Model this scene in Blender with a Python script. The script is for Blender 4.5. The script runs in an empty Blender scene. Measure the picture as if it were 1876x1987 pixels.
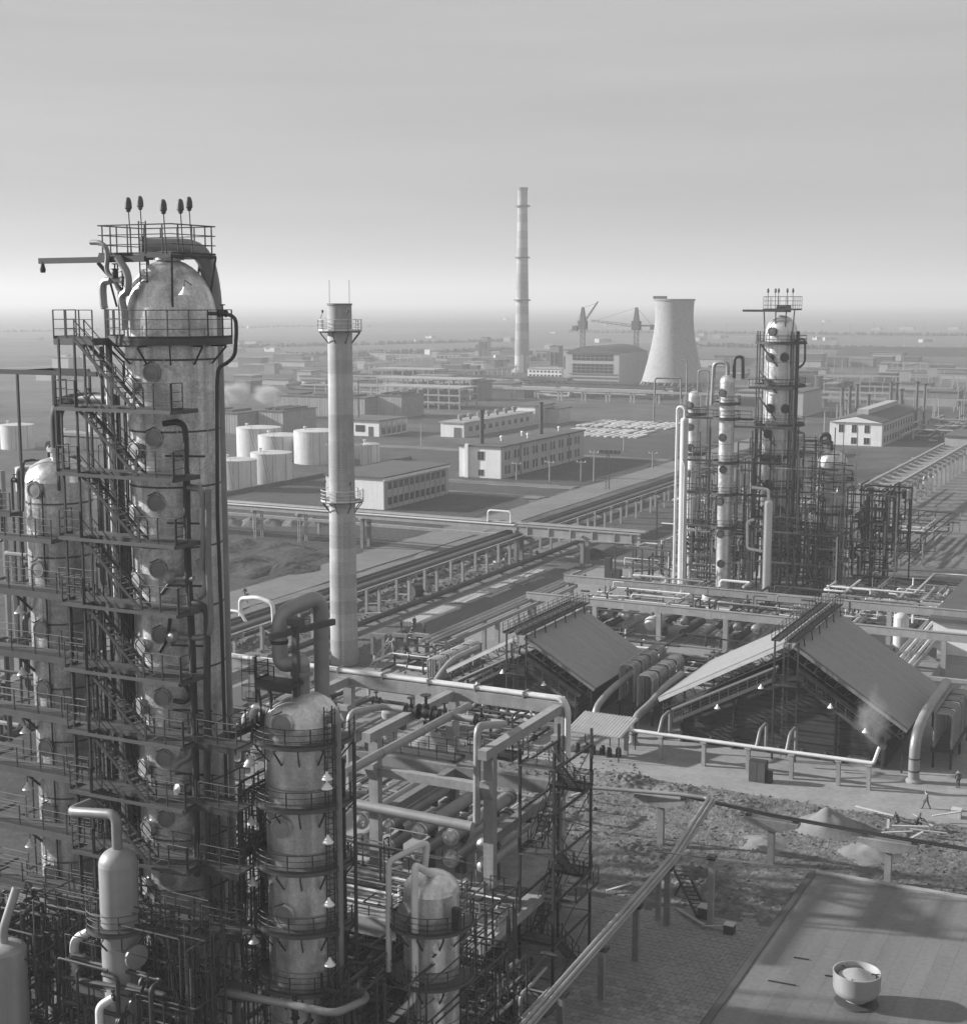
import bpy, math, random
from mathutils import Vector, Matrix, Quaternion
random.seed(7)
sc = bpy.context.scene
COL = sc.collection
R = math.radians
# ------------------------------------------------------------------ camera (world axes follow the plant grid)
FPX, PITCH, YAW, CH = 2850.0, R(8.25), R(26.4), 45.0
cam = bpy.data.cameras.new('camera'); cam_o = bpy.data.objects.new('camera', cam); COL.objects.link(cam_o)
cam_o.location = (0, 0, CH); cam_o.rotation_euler = (R(90) - PITCH, 0, YAW)
cam.sensor_fit = 'HORIZONTAL'; cam.sensor_width = 36.0; cam.lens = 36.0 * FPX / 1876.0
cam.clip_start = 1.0; cam.clip_end = 60000.0
sc.camera = cam_o
# ------------------------------------------------------------------ sky, sun, exposure
SUN_EL = R(21.0); SUN_H = Vector((-0.968, -0.25)).normalized()
SUN = Vector((SUN_H.x * math.cos(SUN_EL), SUN_H.y * math.cos(SUN_EL), math.sin(SUN_EL)))
world = bpy.data.worlds.new('World'); sc.world = world; world.use_nodes = True
wn = world.node_tree.nodes; wl = world.node_tree.links
bg = wn['Background']
sky = wn.new('ShaderNodeTexSky'); sky.sky_type = 'NISHITA'; sky.sun_disc = False
sky.sun_elevation = SUN_EL; sky.sun_rotation = math.atan2(SUN_H.x, SUN_H.y)
sky.altitude = 50; sky.air_density = 1.0; sky.dust_density = 2.5; sky.ozone_density = 1.0
bw = wn.new('ShaderNodeRGBToBW'); wl.new(sky.outputs[0], bw.inputs[0])
tc = wn.new('ShaderNodeTexCoord'); mp = wn.new('ShaderNodeMapping'); mp.inputs['Scale'].default_value = (1.2, 1.2, 16.0)
mp.inputs['Rotation'].default_value = (R(3), R(-2), 0)
wl.new(tc.outputs['Generated'], mp.inputs[0])
cn = wn.new('ShaderNodeTexNoise'); cn.inputs['Scale'].default_value = 1.7; cn.inputs['Detail'].default_value = 5; cn.inputs['Roughness'].default_value = .55
wl.new(mp.outputs[0], cn.inputs['Vector'])
cr = wn.new('ShaderNodeMapRange'); cr.inputs[1].default_value = .3; cr.inputs[2].default_value = .75; cr.inputs[3].default_value = .92; cr.inputs[4].default_value = 1.1
wl.new(cn.outputs[0], cr.inputs[0])
veil = wn.new('ShaderNodeMix'); veil.inputs[0].default_value = .84; veil.inputs[3].default_value = 4.9; wl.new(bw.outputs[0], veil.inputs[2])   # thin even veil of high cloud
mu = wn.new('ShaderNodeMath'); mu.operation = 'MULTIPLY'; wl.new(veil.outputs[0], mu.inputs[0]); wl.new(cr.outputs[0], mu.inputs[1])
wl.new(mu.outputs[0], bg.inputs['Color']); bg.inputs['Strength'].default_value = 0.06
sun_d = bpy.data.lights.new('sun', 'SUN'); sun_d.energy = 5.0; sun_d.angle = R(1.2); sun_d.color = (1, 1, 1)
sun_o = bpy.data.objects.new('sun', sun_d); COL.objects.link(sun_o); sun_o.location = (-300, -100, 300)
sun_o.rotation_euler = SUN.to_track_quat('Z', 'Y').to_euler()
sc.view_settings.view_transform = 'Standard'; sc.view_settings.look = 'None'
sc.view_settings.gamma = 1.0; sc.view_settings.use_curve_mapping = False
sc.view_settings.exposure = 0.74
sc.cycles.max_bounces = 6; sc.cycles.diffuse_bounces = 3; sc.cycles.glossy_bounces = 3; sc.cycles.volume_bounces = 0
sc.cycles.transparent_max_bounces = 8

# ------------------------------------------------------------------ a picture point on a plane of the plant grid
def ray(x, y):
    u = (x - 938) / FPX; v = (993.5 - y) / FPX
    fw = math.cos(PITCH) + v * math.sin(PITCH); dz = -math.sin(PITCH) + v * math.cos(PITCH)
    return u * math.cos(YAW) - fw * math.sin(YAW), u * math.sin(YAW) + fw * math.cos(YAW), dz
def G(x, y, z=0.0):
    X, Y, d = ray(x, y); t = (z - CH) / d; return Vector((X * t, Y * t, z))
def AY(x, y, Yp):
    X, Y, d = ray(x, y); t = Yp / Y; return Vector((X * t, Yp, CH + d * t))
def AX(x, y, Xp):
    X, Y, d = ray(x, y); t = Xp / X; return Vector((Xp, Y * t, CH + d * t))

# ------------------------------------------------------------------ mesh collecting
class MB:
    def __init__(s): s.v = []; s.f = []
    def box(s, x0, y0, z0, x1, y1, z1):
        i = len(s.v)
        s.v += [(x0,y0,z0),(x1,y0,z0),(x1,y1,z0),(x0,y1,z0),(x0,y0,z1),(x1,y0,z1),(x1,y1,z1),(x0,y1,z1)]
        s.f += [(i,i+3,i+2,i+1),(i+4,i+5,i+6,i+7),(i,i+1,i+5,i+4),(i+1,i+2,i+6,i+5),(i+2,i+3,i+7,i+6),(i+3,i,i+4,i+7)]
        return s
    def beam(s, p0, p1, w, h, up=(0, 0, 1)):
        p0 = Vector(p0); p1 = Vector(p1); d = (p1 - p0).normalized(); up = Vector(up)
        if abs(d.dot(up)) > .999: up = Vector((0, 1, 0))
        a = d.cross(up).normalized() * w / 2; b = a.cross(d).normalized() * h / 2
        i = len(s.v)
        for p in (p0, p1):
            for q in (-a - b, a - b, a + b, -a + b): s.v.append(tuple(p + q))
        s.f += [(i,i+1,i+2,i+3),(i+7,i+6,i+5,i+4),(i,i+4,i+5,i+1),(i+1,i+5,i+6,i+2),(i+2,i+6,i+7,i+3),(i+3,i+7,i+4,i)]
        return s
    def tube(s, pts, r, n=8, bend=0.0, caps=True, r2=None, seg=5):
        pts = [Vector(p) for p in pts]
        if bend > 0 and len(pts) > 2:
            out = [pts[0]]
            for k in range(1, len(pts) - 1):
                a, b, c = pts[k-1], pts[k], pts[k+1]
                d0 = (a - b); d1 = (c - b); l = min(bend, d0.length * .49, d1.length * .49)
                e0 = b + d0.normalized() * l; e1 = b + d1.normalized() * l
                for q in range(seg + 1):
                    t = q / seg; out.append((1-t)**2 * e0 + 2*t*(1-t) * b + t*t * e1)
            out.append(pts[-1]); pts = out
        d = (pts[1] - pts[0]).normalized()
        ref = Vector((0, 0, 1)) if abs(d.z) < .9 else Vector((1, 0, 0))
        a = d.cross(ref).normalized(); i0 = len(s.v); m = len(pts)
        for k, p in enumerate(pts):
            dn = ((pts[min(k+1, m-1)] - p).normalized() + (p - pts[max(k-1, 0)]).normalized())
            dn = dn.normalized() if dn.length > 1e-6 else d
            a = (a - dn * a.dot(dn)); a = a.normalized() if a.length > 1e-6 else dn.orthogonal().normalized()
            b = dn.cross(a); rr = r if r2 is None else r + (r2 - r) * k / (m - 1)
            for q in range(n):
                t = 2 * math.pi * q / n; s.v.append(tuple(p + a * (math.cos(t) * rr) + b * (math.sin(t) * rr)))
        for k in range(m - 1):
            for q in range(n):
                q2 = (q + 1) % n; s.f.append((i0+k*n+q, i0+k*n+q2, i0+(k+1)*n+q2, i0+(k+1)*n+q))
        if caps:
            s.f.append(tuple(i0 + q for q in reversed(range(n)))); s.f.append(tuple(i0 + (m-1)*n + q for q in range(n)))
        return s
    def cyl(s, p0, p1, r, n=16, r2=None): return s.tube([p0, p1], r, n, r2=r2)
    def lathe(s, prof, c=(0, 0, 0), n=32, axis=None):
        # profile of (radius, height) along an axis, default up
        c = Vector(c); ax = Vector(axis).normalized() if axis else Vector((0, 0, 1))
        a = ax.orthogonal().normalized() if axis else Vector((1, 0, 0)); b = ax.cross(a); i0 = len(s.v)
        for (r, h) in prof:
            for q in range(n):
                t = 2 * math.pi * q / n; s.v.append(tuple(c + ax * h + a * (math.cos(t) * r) + b * (math.sin(t) * r)))
        m = len(prof)
        for k in range(m - 1):
            for q in range(n):
                q2 = (q + 1) % n; s.f.append((i0+k*n+q, i0+k*n+q2, i0+(k+1)*n+q2, i0+(k+1)*n+q))
        if prof[0][0] > 1e-4: s.f.append(tuple(i0 + q for q in reversed(range(n))))
        if prof[-1][0] > 1e-4: s.f.append(tuple(i0 + (m-1)*n + q for q in range(n)))
        return s
    def ring(s, c, r0, r1, z0, z1, a0=0.0, a1=2*math.pi, n=28):
        full = abs(a1 - a0) > 2*math.pi - 1e-3; i0 = len(s.v); cnt = n if full else n + 1
        for q in range(cnt):
            t = a0 + (a1 - a0) * q / n; cs, sn = math.cos(t), math.sin(t)
            for r, z in ((r0, z0), (r1, z0), (r1, z1), (r0, z1)): s.v.append((c[0] + cs*r, c[1] + sn*r, z))
        for q in range(n):
            q2 = (q + 1) % cnt; A = i0 + 4*q; B = i0 + 4*q2
            for k in range(4): s.f.append((A+k, B+k, B+(k+1) % 4, A+(k+1) % 4))
        if not full:
            s.f.append((i0, i0+3, i0+2, i0+1)); e = i0 + 4*(cnt-1); s.f.append((e, e+1, e+2, e+3))
        return s
    def prism(s, poly, off):
        # polygon of 3-D points pushed along off
        off = Vector(off); n = len(poly); i = len(s.v)
        s.v += [tuple(Vector(p)) for p in poly] + [tuple(Vector(p) + off) for p in poly]
        s.f.append(tuple(reversed(range(i, i+n)))); s.f.append(tuple(range(i+n, i+2*n)))
        for k in range(n): k2 = (k+1) % n; s.f.append((i+k, i+k2, i+n+k2, i+n+k))
        return s
    def mesh(s, name, mat, org=(0, 0, 0), smooth=True):
        me = bpy.data.meshes.new(name); o = Vector(org)
        me.from_pydata([(a-o.x, b-o.y, c-o.z) for a, b, c in s.v], [], s.f)
        me.materials.append(MAT[mat] if isinstance(mat, str) else mat)
        if smooth:
            me.shade_smooth(); me.set_sharp_from_angle(angle=R(38))
        me.validate(); return me

WL = {}; LABELS = {}
ORDN = ('first', 'second', 'third', 'fourth', 'fifth', 'sixth', 'seventh', 'eighth', 'ninth', 'tenth', 'eleventh', 'twelfth', 'thirteenth', 'fourteenth', 'fifteenth', 'sixteenth', 'seventeenth', 'eighteenth', 'nineteenth', 'twentieth', 'twenty-first', 'twenty-second', 'twenty-third', 'twenty-fourth')
def order_labels(rows, tail):
    # rows of (object, phrase, place): each phrase's members are told apart by their order
    by = {}
    for o, ph, x in rows: by.setdefault(ph, []).append((x, o.name, o))
    for ph, l in by.items():
        l.sort()
        for k, (_, _, o) in enumerate(l): o['label'] = ph if len(l) == 1 else '%s %s, %s' % (ORDN[min(k, 23)], ph, tail)
def tag(o, label, cat, group=None, kind=None):
    if label:
        o['label'] = label
        if label in LABELS and not group: print('DUP LABEL', label)
        LABELS[label] = 1
    if cat: o['category'] = cat
    if group: o['group'] = group
    if kind: o['kind'] = kind
    return o
def thing(name, label, cat, loc=(0, 0, 0), group=None):
    o = bpy.data.objects.new(name, None); o.empty_display_size = .5; COL.objects.link(o)
    o.location = loc; WL[o.name] = Vector(loc); return tag(o, label, cat, group)
def part(name, mb, mat, parent, smooth=True, label=None):
    org = WL[parent.name]
    o = bpy.data.objects.new(name, mb.mesh(name, mat, org, smooth)); COL.objects.link(o)
    o.parent = parent; WL[o.name] = org
    if label: o['label'] = label
    return o
def single(name, mb, mat, label, cat, group=None, kind=None, smooth=True, org=None):
    if org is None:
        n = len(mb.v); xs = [p[0] for p in mb.v]; ys = [p[1] for p in mb.v]; zs = [p[2] for p in mb.v]
        org = ((min(xs)+max(xs))/2, (min(ys)+max(ys))/2, min(zs))
    o = bpy.data.objects.new(name, mb.mesh(name, mat, org, smooth)); COL.objects.link(o)
    o.location = org; WL[o.name] = Vector(org); return tag(o, label, cat, group, kind)
def inst(name, me, parent, loc, rz=0.0, scale=None, rot=None):
    o = bpy.data.objects.new(name, me); COL.objects.link(o); o.parent = parent
    o.location = Vector(loc) - WL[parent.name]
    if rot is not None: o.rotation_euler = rot
    elif rz: o.rotation_euler = (0, 0, rz)
    if scale: o.scale = scale
    WL[o.name] = Vector(loc); return o
def structure(name, mb, mat, smooth=False):
    o = bpy.data.objects.new(name, mb.mesh(name, mat, (0, 0, 0), smooth)); COL.objects.link(o); o['kind'] = 'structure'; WL[o.name] = Vector((0, 0, 0)); return o

# ------------------------------------------------------------------ materials (a grey-scale place)
MAT = {}
def mat(name, val, rough=.7, metal=0.0, amp=.15, scale=1.0, bump=0.0, bscale=None, stretch=(1, 1, 1), streak=0.0, rnd=0.0, fine=0.0, obj=True, spec=None):
    m = bpy.data.materials.new(name); m.use_nodes = True; nt = m.node_tree; N = nt.nodes; L = nt.links
    p = N['Principled BSDF']; p.inputs['Roughness'].default_value = rough; p.inputs['Metallic'].default_value = metal
    if spec is not None: p.inputs['Specular IOR Level'].default_value = spec
    t = N.new('ShaderNodeTexCoord'); g = N.new('ShaderNodeNewGeometry')
    mpn = N.new('ShaderNodeMapping'); mpn.inputs['Scale'].default_value = stretch
    L.new(g.outputs['Position'] , mpn.inputs[0])
    n = N.new('ShaderNodeTexNoise'); n.inputs['Scale'].default_value = scale; n.inputs['Detail'].default_value = 6; n.inputs['Roughness'].default_value = .62
    L.new(mpn.outputs[0], n.inputs['Vector'])
    mr = N.new('ShaderNodeMapRange'); mr.inputs[1].default_value = .25; mr.inputs[2].default_value = .75; mr.inputs[3].default_value = 1 - amp; mr.inputs[4].default_value = 1 + amp
    L.new(n.outputs[0], mr.inputs[0]); cur = mr.outputs[0]
    def mul(a, b):
        q = N.new('ShaderNodeMath'); q.operation = 'MULTIPLY'; L.new(a, q.inputs[0])
        if isinstance(b, float): q.inputs[1].default_value = b
        else: L.new(b, q.inputs[1])
        return q.outputs[0]
    if streak:
        m2 = N.new('ShaderNodeMapping'); m2.inputs['Scale'].default_value = (2.2, 2.2, .12); L.new(g.outputs['Position'], m2.inputs[0])
        n2 = N.new('ShaderNodeTexNoise'); n2.inputs['Scale'].default_value = 1.0; n2.inputs['Detail'].default_value = 4; L.new(m2.outputs[0], n2.inputs['Vector'])
        r2 = N.new('ShaderNodeMapRange'); r2.inputs[1].default_value = .3; r2.inputs[2].default_value = .7; r2.inputs[3].default_value = 1 - streak; r2.inputs[4].default_value = 1 + streak
        L.new(n2.outputs[0], r2.inputs[0]); cur = mul(cur, r2.outputs[0])
    if fine:
        n3 = N.new('ShaderNodeTexNoise'); n3.inputs['Scale'].default_value = scale * 9; n3.inputs['Detail'].default_value = 3; L.new(g.outputs['Position'], n3.inputs['Vector'])
        r3 = N.new('ShaderNodeMapRange'); r3.inputs[1].default_value = .3; r3.inputs[2].default_value = .7; r3.inputs[3].default_value = 1 - fine; r3.inputs[4].default_value = 1 + fine
        L.new(n3.outputs[0], r3.inputs[0]); cur = mul(cur, r3.outputs[0])
    if rnd:
        oi = N.new('ShaderNodeObjectInfo'); r4 = N.new('ShaderNodeMapRange'); r4.inputs[3].default_value = 1 - rnd; r4.inputs[4].default_value = 1 + rnd
        L.new(oi.outputs['Random'], r4.inputs[0]); cur = mul(cur, r4.outputs[0])
    cur = mul(cur, float(val)); cc = N.new('ShaderNodeCombineColor')
    for k in range(3): L.new(cur, cc.inputs[k])
    L.new(cc.outputs[0], p.inputs['Base Color'])
    if bump:
        nb = N.new('ShaderNodeTexNoise'); nb.inputs['Scale'].default_value = bscale or scale * 3; nb.inputs['Detail'].default_value = 5
        L.new(mpn.outputs[0], nb.inputs['Vector'])
        bp = N.new('ShaderNodeBump'); bp.inputs['Strength'].default_value = 1.0; bp.inputs['Distance'].default_value = bump
        L.new(nb.outputs[0], bp.inputs['Height']); L.new(bp.outputs[0], p.inputs['Normal'])
    if metal > .3:
        rr = N.new('ShaderNodeMapRange'); rr.inputs[3].default_value = max(.05, rough - .14); rr.inputs[4].default_value = min(1, rough + .16)
        L.new(n.outputs[0], rr.inputs[0]); L.new(rr.outputs[0], p.inputs['Roughness'])
    MAT[name] = m; return m
mat('clad', .55, .38, .72, .3, .9, bump=.06, bscale=1.6, streak=.26, fine=.2)
mat('clad_bright', .64, .33, .72, .24, .9, bump=.045, bscale=1.8, streak=.2, fine=.14)
mat('steel', .03, .6, 0, .3, 1.5, rnd=.2)
mat('steel_grey', .075, .6, 0, .25, 1.2, rnd=.2)
mat('deck', .07, .75, 0, .25, 1.2)
mat('pipe', .26, .42, .25, .2, .8, rnd=.15)
mat('pipe_white', .62, .5, .1, .15, .8, rnd=.1)
mat('pipe_dark', .04, .55, .1, .25, .8, rnd=.2)
mat('lamp_white', .85, .3, 0, .05)
mat('valve', .02, .5, .2, .3, 3)
mat('concrete', .28, .85, 0, .2, .7, bump=.01, streak=.1, fine=.1, rnd=.08)
mat('concrete_dark', .18, .85, 0, .22, .7, streak=.12, fine=.1, rnd=.1)
mat('chimney_ring', .33, .85, 0, .16, .5, streak=.1, fine=.09, rnd=.22)
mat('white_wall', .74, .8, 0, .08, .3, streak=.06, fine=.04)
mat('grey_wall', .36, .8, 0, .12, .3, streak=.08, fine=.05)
mat('panel_wall', .30, .8, 0, .12, .4, streak=.1, rnd=.12)
mat('bitumen', .075, .8, 0, .25, .25, fine=.12)
mat('glass', .03, .15, 0, .1)
mat('tank_white', .5, .55, 0, .12, .3, streak=.14)
mat('roof_sheet', .25, .6, 0, .1, .35, streak=.08, stretch=(.3, 3, 1))
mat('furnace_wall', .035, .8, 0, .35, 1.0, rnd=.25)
mat('dirt', .13, .95, 0, .45, .25, fine=.4, bump=.12, bscale=5)
mat('sand', .19, .95, 0, .15, 1.0, fine=.12, bump=.03)
mat('wood', .4, .8, 0, .2, 1.5, rnd=.2)
mat('cloth_dark', .05, .9, 0, .2, 3, rnd=.4)
# ------------------------------------------------------------------ ground
def ground_mat():
    m = bpy.data.materials.new('ground'); m.use_nodes = True; nt = m.node_tree; N = nt.nodes; L = nt.links
    p = N['Principled BSDF']; p.inputs['Roughness'].default_value = .95; p.inputs['Specular IOR Level'].default_value = .1
    g = N.new('ShaderNodeNewGeometry')
    def noise(sc_, det, vec=(1, 1, 1), ro=.6):
        mpn = N.new('ShaderNodeMapping'); mpn.inputs['Scale'].default_value = vec; L.new(g.outputs['Position'], mpn.inputs[0])
        n = N.new('ShaderNodeTexNoise'); n.inputs['Scale'].default_value = sc_; n.inputs['Detail'].default_value = det; n.inputs['Roughness'].default_value = ro
        L.new(mpn.outputs[0], n.inputs['Vector']); return n.outputs[0]
    def rng(a, lo, hi, o0, o1):
        r = N.new('ShaderNodeMapRange'); r.inputs[1].default_value = lo; r.inputs[2].default_value = hi; r.inputs[3].default_value = o0; r.inputs[4].default_value = o1
        L.new(a, r.inputs[0]); return r.outputs[0]
    def op(o, a, b):
        q = N.new('ShaderNodeMath'); q.operation = o; L.new(a, q.inputs[0])
        if isinstance(b, float): q.inputs[1].default_value = b
        else: L.new(b, q.inputs[1])
        return q.outputs[0]
    big = rng(noise(.012, 5), .35, .65, .05, .12)          # soil and grass patches
    mid = rng(noise(.09, 5), .3, .7, .72, 1.28)
    fin = rng(noise(.9, 4, (1, 1, 1), .7), .3, .7, .72, 1.28)
    near = op('MULTIPLY', op('MULTIPLY', big, mid), fin)
    vm = N.new('ShaderNodeMapping'); vm.inputs['Scale'].default_value = (.0016, .0032, 1); vm.inputs['Rotation'].default_value = (0, 0, .25); L.new(g.outputs['Position'], vm.inputs[0])
    vo = N.new('ShaderNodeTexVoronoi'); vo.voronoi_dimensions = '2D'; vo.distance = 'CHEBYCHEV'; vo.inputs['Scale'].default_value = 1.0; L.new(vm.outputs[0], vo.inputs['Vector'])
    fld = rng(vo.outputs['Color'], 0, 1, .05, .14); fld = op('MULTIPLY', fld, mid)
    sp = N.new('ShaderNodeSeparateXYZ'); L.new(g.outputs['Position'], sp.inputs[0])
    far = rng(sp.outputs['Y'], 900, 1250, 0, 1)
    mx = N.new('ShaderNodeMix'); L.new(far, mx.inputs[0]); L.new(near, mx.inputs[2]); L.new(fld, mx.inputs[3])
    cc = N.new('ShaderNodeCombineColor')
    for k in range(3): L.new(mx.outputs[0], cc.inputs[k])
    L.new(cc.outputs[0], p.inputs['Base Color'])
    bp = N.new('ShaderNodeBump'); bp.inputs['Distance'].default_value = .12; L.new(noise(1.1, 6), bp.inputs['Height']); L.new(bp.outputs[0], p.inputs['Normal'])
    MAT['ground'] = m
ground_mat()
mb = MB(); S = 14000
mb.v += [(-S, -2000, 0), (S, -2000, 0), (S, S, 0), (-S, S, 0)]; mb.f.append((0, 1, 2, 3))
structure('ground', mb, 'ground')
mat('asphalt', .085, .9, 0, .2, .15, fine=.12)
mat('road_pale', .15, .9, 0, .22, .12, fine=.15)
mat('pad_concrete', .21, .9, 0, .18, .2, fine=.1)
mat('apron', .25, .9, 0, .22, .25, fine=.12)
mat('mud', .036, .95, 0, .5, .12, fine=.45, bump=.3, bscale=1.2)
mat('pale_dirt', .14, .95, 0, .35, .2, fine=.25, bump=.05, bscale=1.5)
mat('slab', .2, .85, 0, .2, .3, fine=.12, rnd=.22)
mat('joint', .1, .95, 0, .25, 1)
_z = [0.02]
def sheet(name, x0, y0, x1, y1, m, z=None, wob=0.0, n=1):
    # a slab of ground cover, its rim ragged where wob is set
    _z[0] += .012; z = z or _z[0]; b = MB(); i = 0
    if not wob:
        b.box(x0, y0, -.05, x1, y1, z)
    else:
        pts = []
        k = 26
        for (xa, ya, xb, yb) in ((x0, y0, x1, y0), (x1, y0, x1, y1), (x1, y1, x0, y1), (x0, y1, x0, y0)):
            for q in range(k):
                t = q / k; pts.append((xa + (xb-xa)*t + random.uniform(-wob, wob), ya + (yb-ya)*t + random.uniform(-wob, wob), -.05))
        b.prism(pts, (0, 0, z + .05))
    return structure(name, b, m)
sheet('earth', -203, 190, -135, 262, 'mud', wob=1.6)
sheet('earth', -125, 150, -101, 262, 'pale_dirt', wob=1.0)
sheet('earth', -80, 78, -45, 131, 'pale_dirt', wob=1.2)
sheet('earth', -205, 262, -136, 460, 'mud', wob=2.5)
sheet('shade_dark_ground', -80, 44, -44.2, 77, 'mud', wob=.8)  # near-black sheet stands in for the shade under the left columns
sheet('yard', -101, 128, -20, 236, 'pad_concrete')
sheet('road', -134.5, 120, -125.5, 470, 'road_pale', wob=.25)
sheet('road', -100.2, 128, -91.4, 234, 'asphalt')
sheet('track', -190, 300.5, -136, 306, 'road_pale', wob=.5)
sheet('track', -175, 320, -136, 326, 'road_pale', wob=.6)
sheet('track', -240, 388, -136, 394, 'road_pale', wob=.6)
sheet('yard', -75, 236, -20, 430, 'pale_dirt', wob=2)
sheet('forecourt', -62, 126.3, 2, 160, 'apron', wob=.5)
# patches of newly laid concrete on the road
pm = mat('patch', .33, .9, 0, .15, .4, fine=.1)
for (x0, y0, x1, y1) in ((-100, 176, -96.8, 188), (-100, 191, -98, 200), (-99.9, 203, -98.4, 211), (-99.9, 214, -98.2, 221), (-97.5, 223, -95, 229), (-94.2, 219, -92.6, 223), (-96.2, 207, -95.6, 215), (-97, 196, -96.3, 204), (-96.5, 226.5, -93, 229)):
    sheet('patch', x0, y0, x1, y1, 'patch', wob=.18)
# ------------------------------------------------------------------ churned yard between forecourt and paving
from mathutils import noise as mnoise
def terrain(name, x0, y0, x1, y1, step, m, hf, kind='structure'):
    b = MB(); nx = int((x1-x0)/step) + 1; ny = int((y1-y0)/step) + 1
    for j in range(ny):
        for i in range(nx):
            x = x0 + i*step; y = y0 + j*step; e = min(i, j, nx-1-i, ny-1-j)
            b.v.append((x, y, -.06 if e == 0 else .05 + hf(x, y) * min(1, e/4)))
    for j in range(ny-1):
        for i in range(nx-1): a = j*nx+i; b.f.append((a, a+1, a+nx+1, a+nx))
    return structure(name, b, m, True)
def hyard(x, y):
    v = mnoise.fractal(Vector((x*.3, y*.45, 3.1)), .7, 2.2, 7) * .11 + abs(mnoise.noise(Vector((x*1.6, y*2.4, .4)))) * .12 + abs(mnoise.noise(Vector((x*3.1, y*3.6, 7.4)))) * .1
    rut = .5 + .5 * math.sin(y * 2.2 + 1.5 * mnoise.noise(Vector((x*.1, y*.1, 9))))
    v += .1 * rut
    for (cx, cy, r, h) in ((-47, 124.5, 3.2, .7), (-42, 124, 2.6, .6), (-36, 122.5, 3, .5), (-46, 103, 4, .6), (-34, 104.5, 3.5, .9), (-30, 103.5, 3, .7), (-40, 108, 4, .5)):
        d = math.hypot(x-cx, y-cy)
        if d < r: v += h * (1 - (d/r)**2) * (.6 + .8*abs(mnoise.noise(Vector((x*1.5, y*1.5, 2)))))
    return max(0, v)
terrain('churned_earth', -54, 99.6, -8, 127.2, .17, 'dirt', hyard)
def hmud(x, y): return max(0, mnoise.fractal(Vector((x*.12, y*.12, 1.1)), 1.0, 2.0, 5) * 1.3 + .4)
terrain('dug_earth', -166, 192, -137, 224, .8, 'mud', hmud)
def hstrip(x, y): return max(0, mnoise.fractal(Vector((x*.3, y*.3, 5.1)), 1.0, 2.0, 4) * .3 + .08)
terrain('rough_strip', -118, 152, -104.5, 228, .6, 'dirt', hstrip)
terrain('rubble_ground', -60, 99, -52, 128, .4, 'dirt', hstrip)
# ------------------------------------------------------------------ slab paving in the foreground
pav = MB().box(-47, 68, -.05, -22.7, 100.5, .10); pave = structure('paving', pav, 'joint')
sl = MB().box(-.285, -.235, 0, .285, .235, .05).mesh('paving_slab', 'slab', smooth=False)
cands = []
for j in range(0, 64):
    y = 68.4 + j * .5
    for i in range(0, 41):
        x = -46.6 + i * .6 + (.3 if j % 2 else 0)
        if x > -23.1: continue
        edge = 99.3 + .8*math.sin(x*1.3) + .5*math.sin(x*3.1)
        if y > edge: continue
        if x < -45 + .06*(y-68): continue
        cands.append((x, y))
# what the frame shows, nearest first
def vis(p):
    X, Y = p; r = X*math.cos(YAW) + Y*math.sin(YAW); fw = -X*math.sin(YAW) + Y*math.cos(YAW)
    return fw > 86.5 and X > -39.5
cands.sort(key=lambda p: (not vis(p), p[1]))
rest = MB()
for k, (x, y) in enumerate(cands):
    dz = random.uniform(-.012, .012)
    if k < 300:
        o = inst('paving_slab', sl, pave, (x, y, .10 + dz)); o.rotation_euler = (random.uniform(-.01, .01), random.uniform(-.01, .01), random.uniform(-.012, .012))
    else: rest.box(x-.285, y-.235, .1, x+.285, y+.235, .15 + dz)
o = part('paving_field', rest, 'slab', pave, smooth=False); o['kind'] = 'stuff'
# ------------------------------------------------------------------ shared small pieces
POST = MB().box(-.028, -.028, 0, .028, .028, 1).mesh('rail_post', 'steel', smooth=False)
POST_G = MB().box(-.035, -.035, 0, .035, .035, 1).mesh('rail_post', 'steel_grey', smooth=False)
TREAD = MB().box(-.5, -.13, -.02, .5, .13, .02).mesh('tread', 'steel_grey', smooth=False)
BRACKET = MB().beam((0, 0, -.05), (1, 0, -.05), .08, .1).beam((.02, 0, -1), (1, 0, -.08), .07, .09).mesh('bracket', 'steel', smooth=False)
LAMP = MB().lathe([(.05, .42), (.07, .4), (.09, .3), (.13, .24), (.30, .02), (.31, 0), (.27, 0), (.1, .2), (0, .22)], n=16).mesh('lamp_shade', 'lamp_white')
BEACON = MB().lathe([(.03, -.05), (.12, 0), (.13, .1), (.19, .16), (.18, .45), (.12, .66), (.04, .72), (0, .72)], n=12).mesh('beacon', 'steel_grey')
def seglen(pts): return [(Vector(b) - Vector(a)).length for a, b in zip(pts, pts[1:])]
def along(pts, sp):
    out = []; L = seglen(pts); tot = sum(L); n = max(1, round(tot / sp)); acc = 0; k = 0
    for q in range(n + 1):
        d = tot * q / n
        while k < len(L) - 1 and d > acc + L[k] + 1e-6: acc += L[k]; k += 1
        out.append(Vector(pts[k]).lerp(Vector(pts[k+1]), min(1, (d - acc) / max(L[k], 1e-6))))
    return out
def rails(parent, pts, h=1.1, sp=1.3, m='steel', toe=.12, r=.024, mids=2, posts=True, post=None):
    b = MB()
    for q in range(mids + 1):
        z = h * (q + 1) / (mids + 1); b.tube([Vector(p) + Vector((0, 0, z)) for p in pts], r if q == mids else r * .75, 5)
    if toe:
        for a, c in zip(pts, pts[1:]): b.beam(Vector(a) + Vector((0, 0, toe/2)), Vector(c) + Vector((0, 0, toe/2)), .02, toe)
    rl = part('railing', b, m, parent)
    if posts:
        for p in along(pts, sp): inst('rail_post', post or (POST if m == 'steel' else POST_G), parent, p, scale=(1, 1, h))
    return rl
def arc(c, r, z, a0, a1, n): return [(c[0] + r*math.cos(a0 + (a1-a0)*k/n), c[1] + r*math.sin(a0 + (a1-a0)*k/n), z) for k in range(n+1)]
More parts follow.
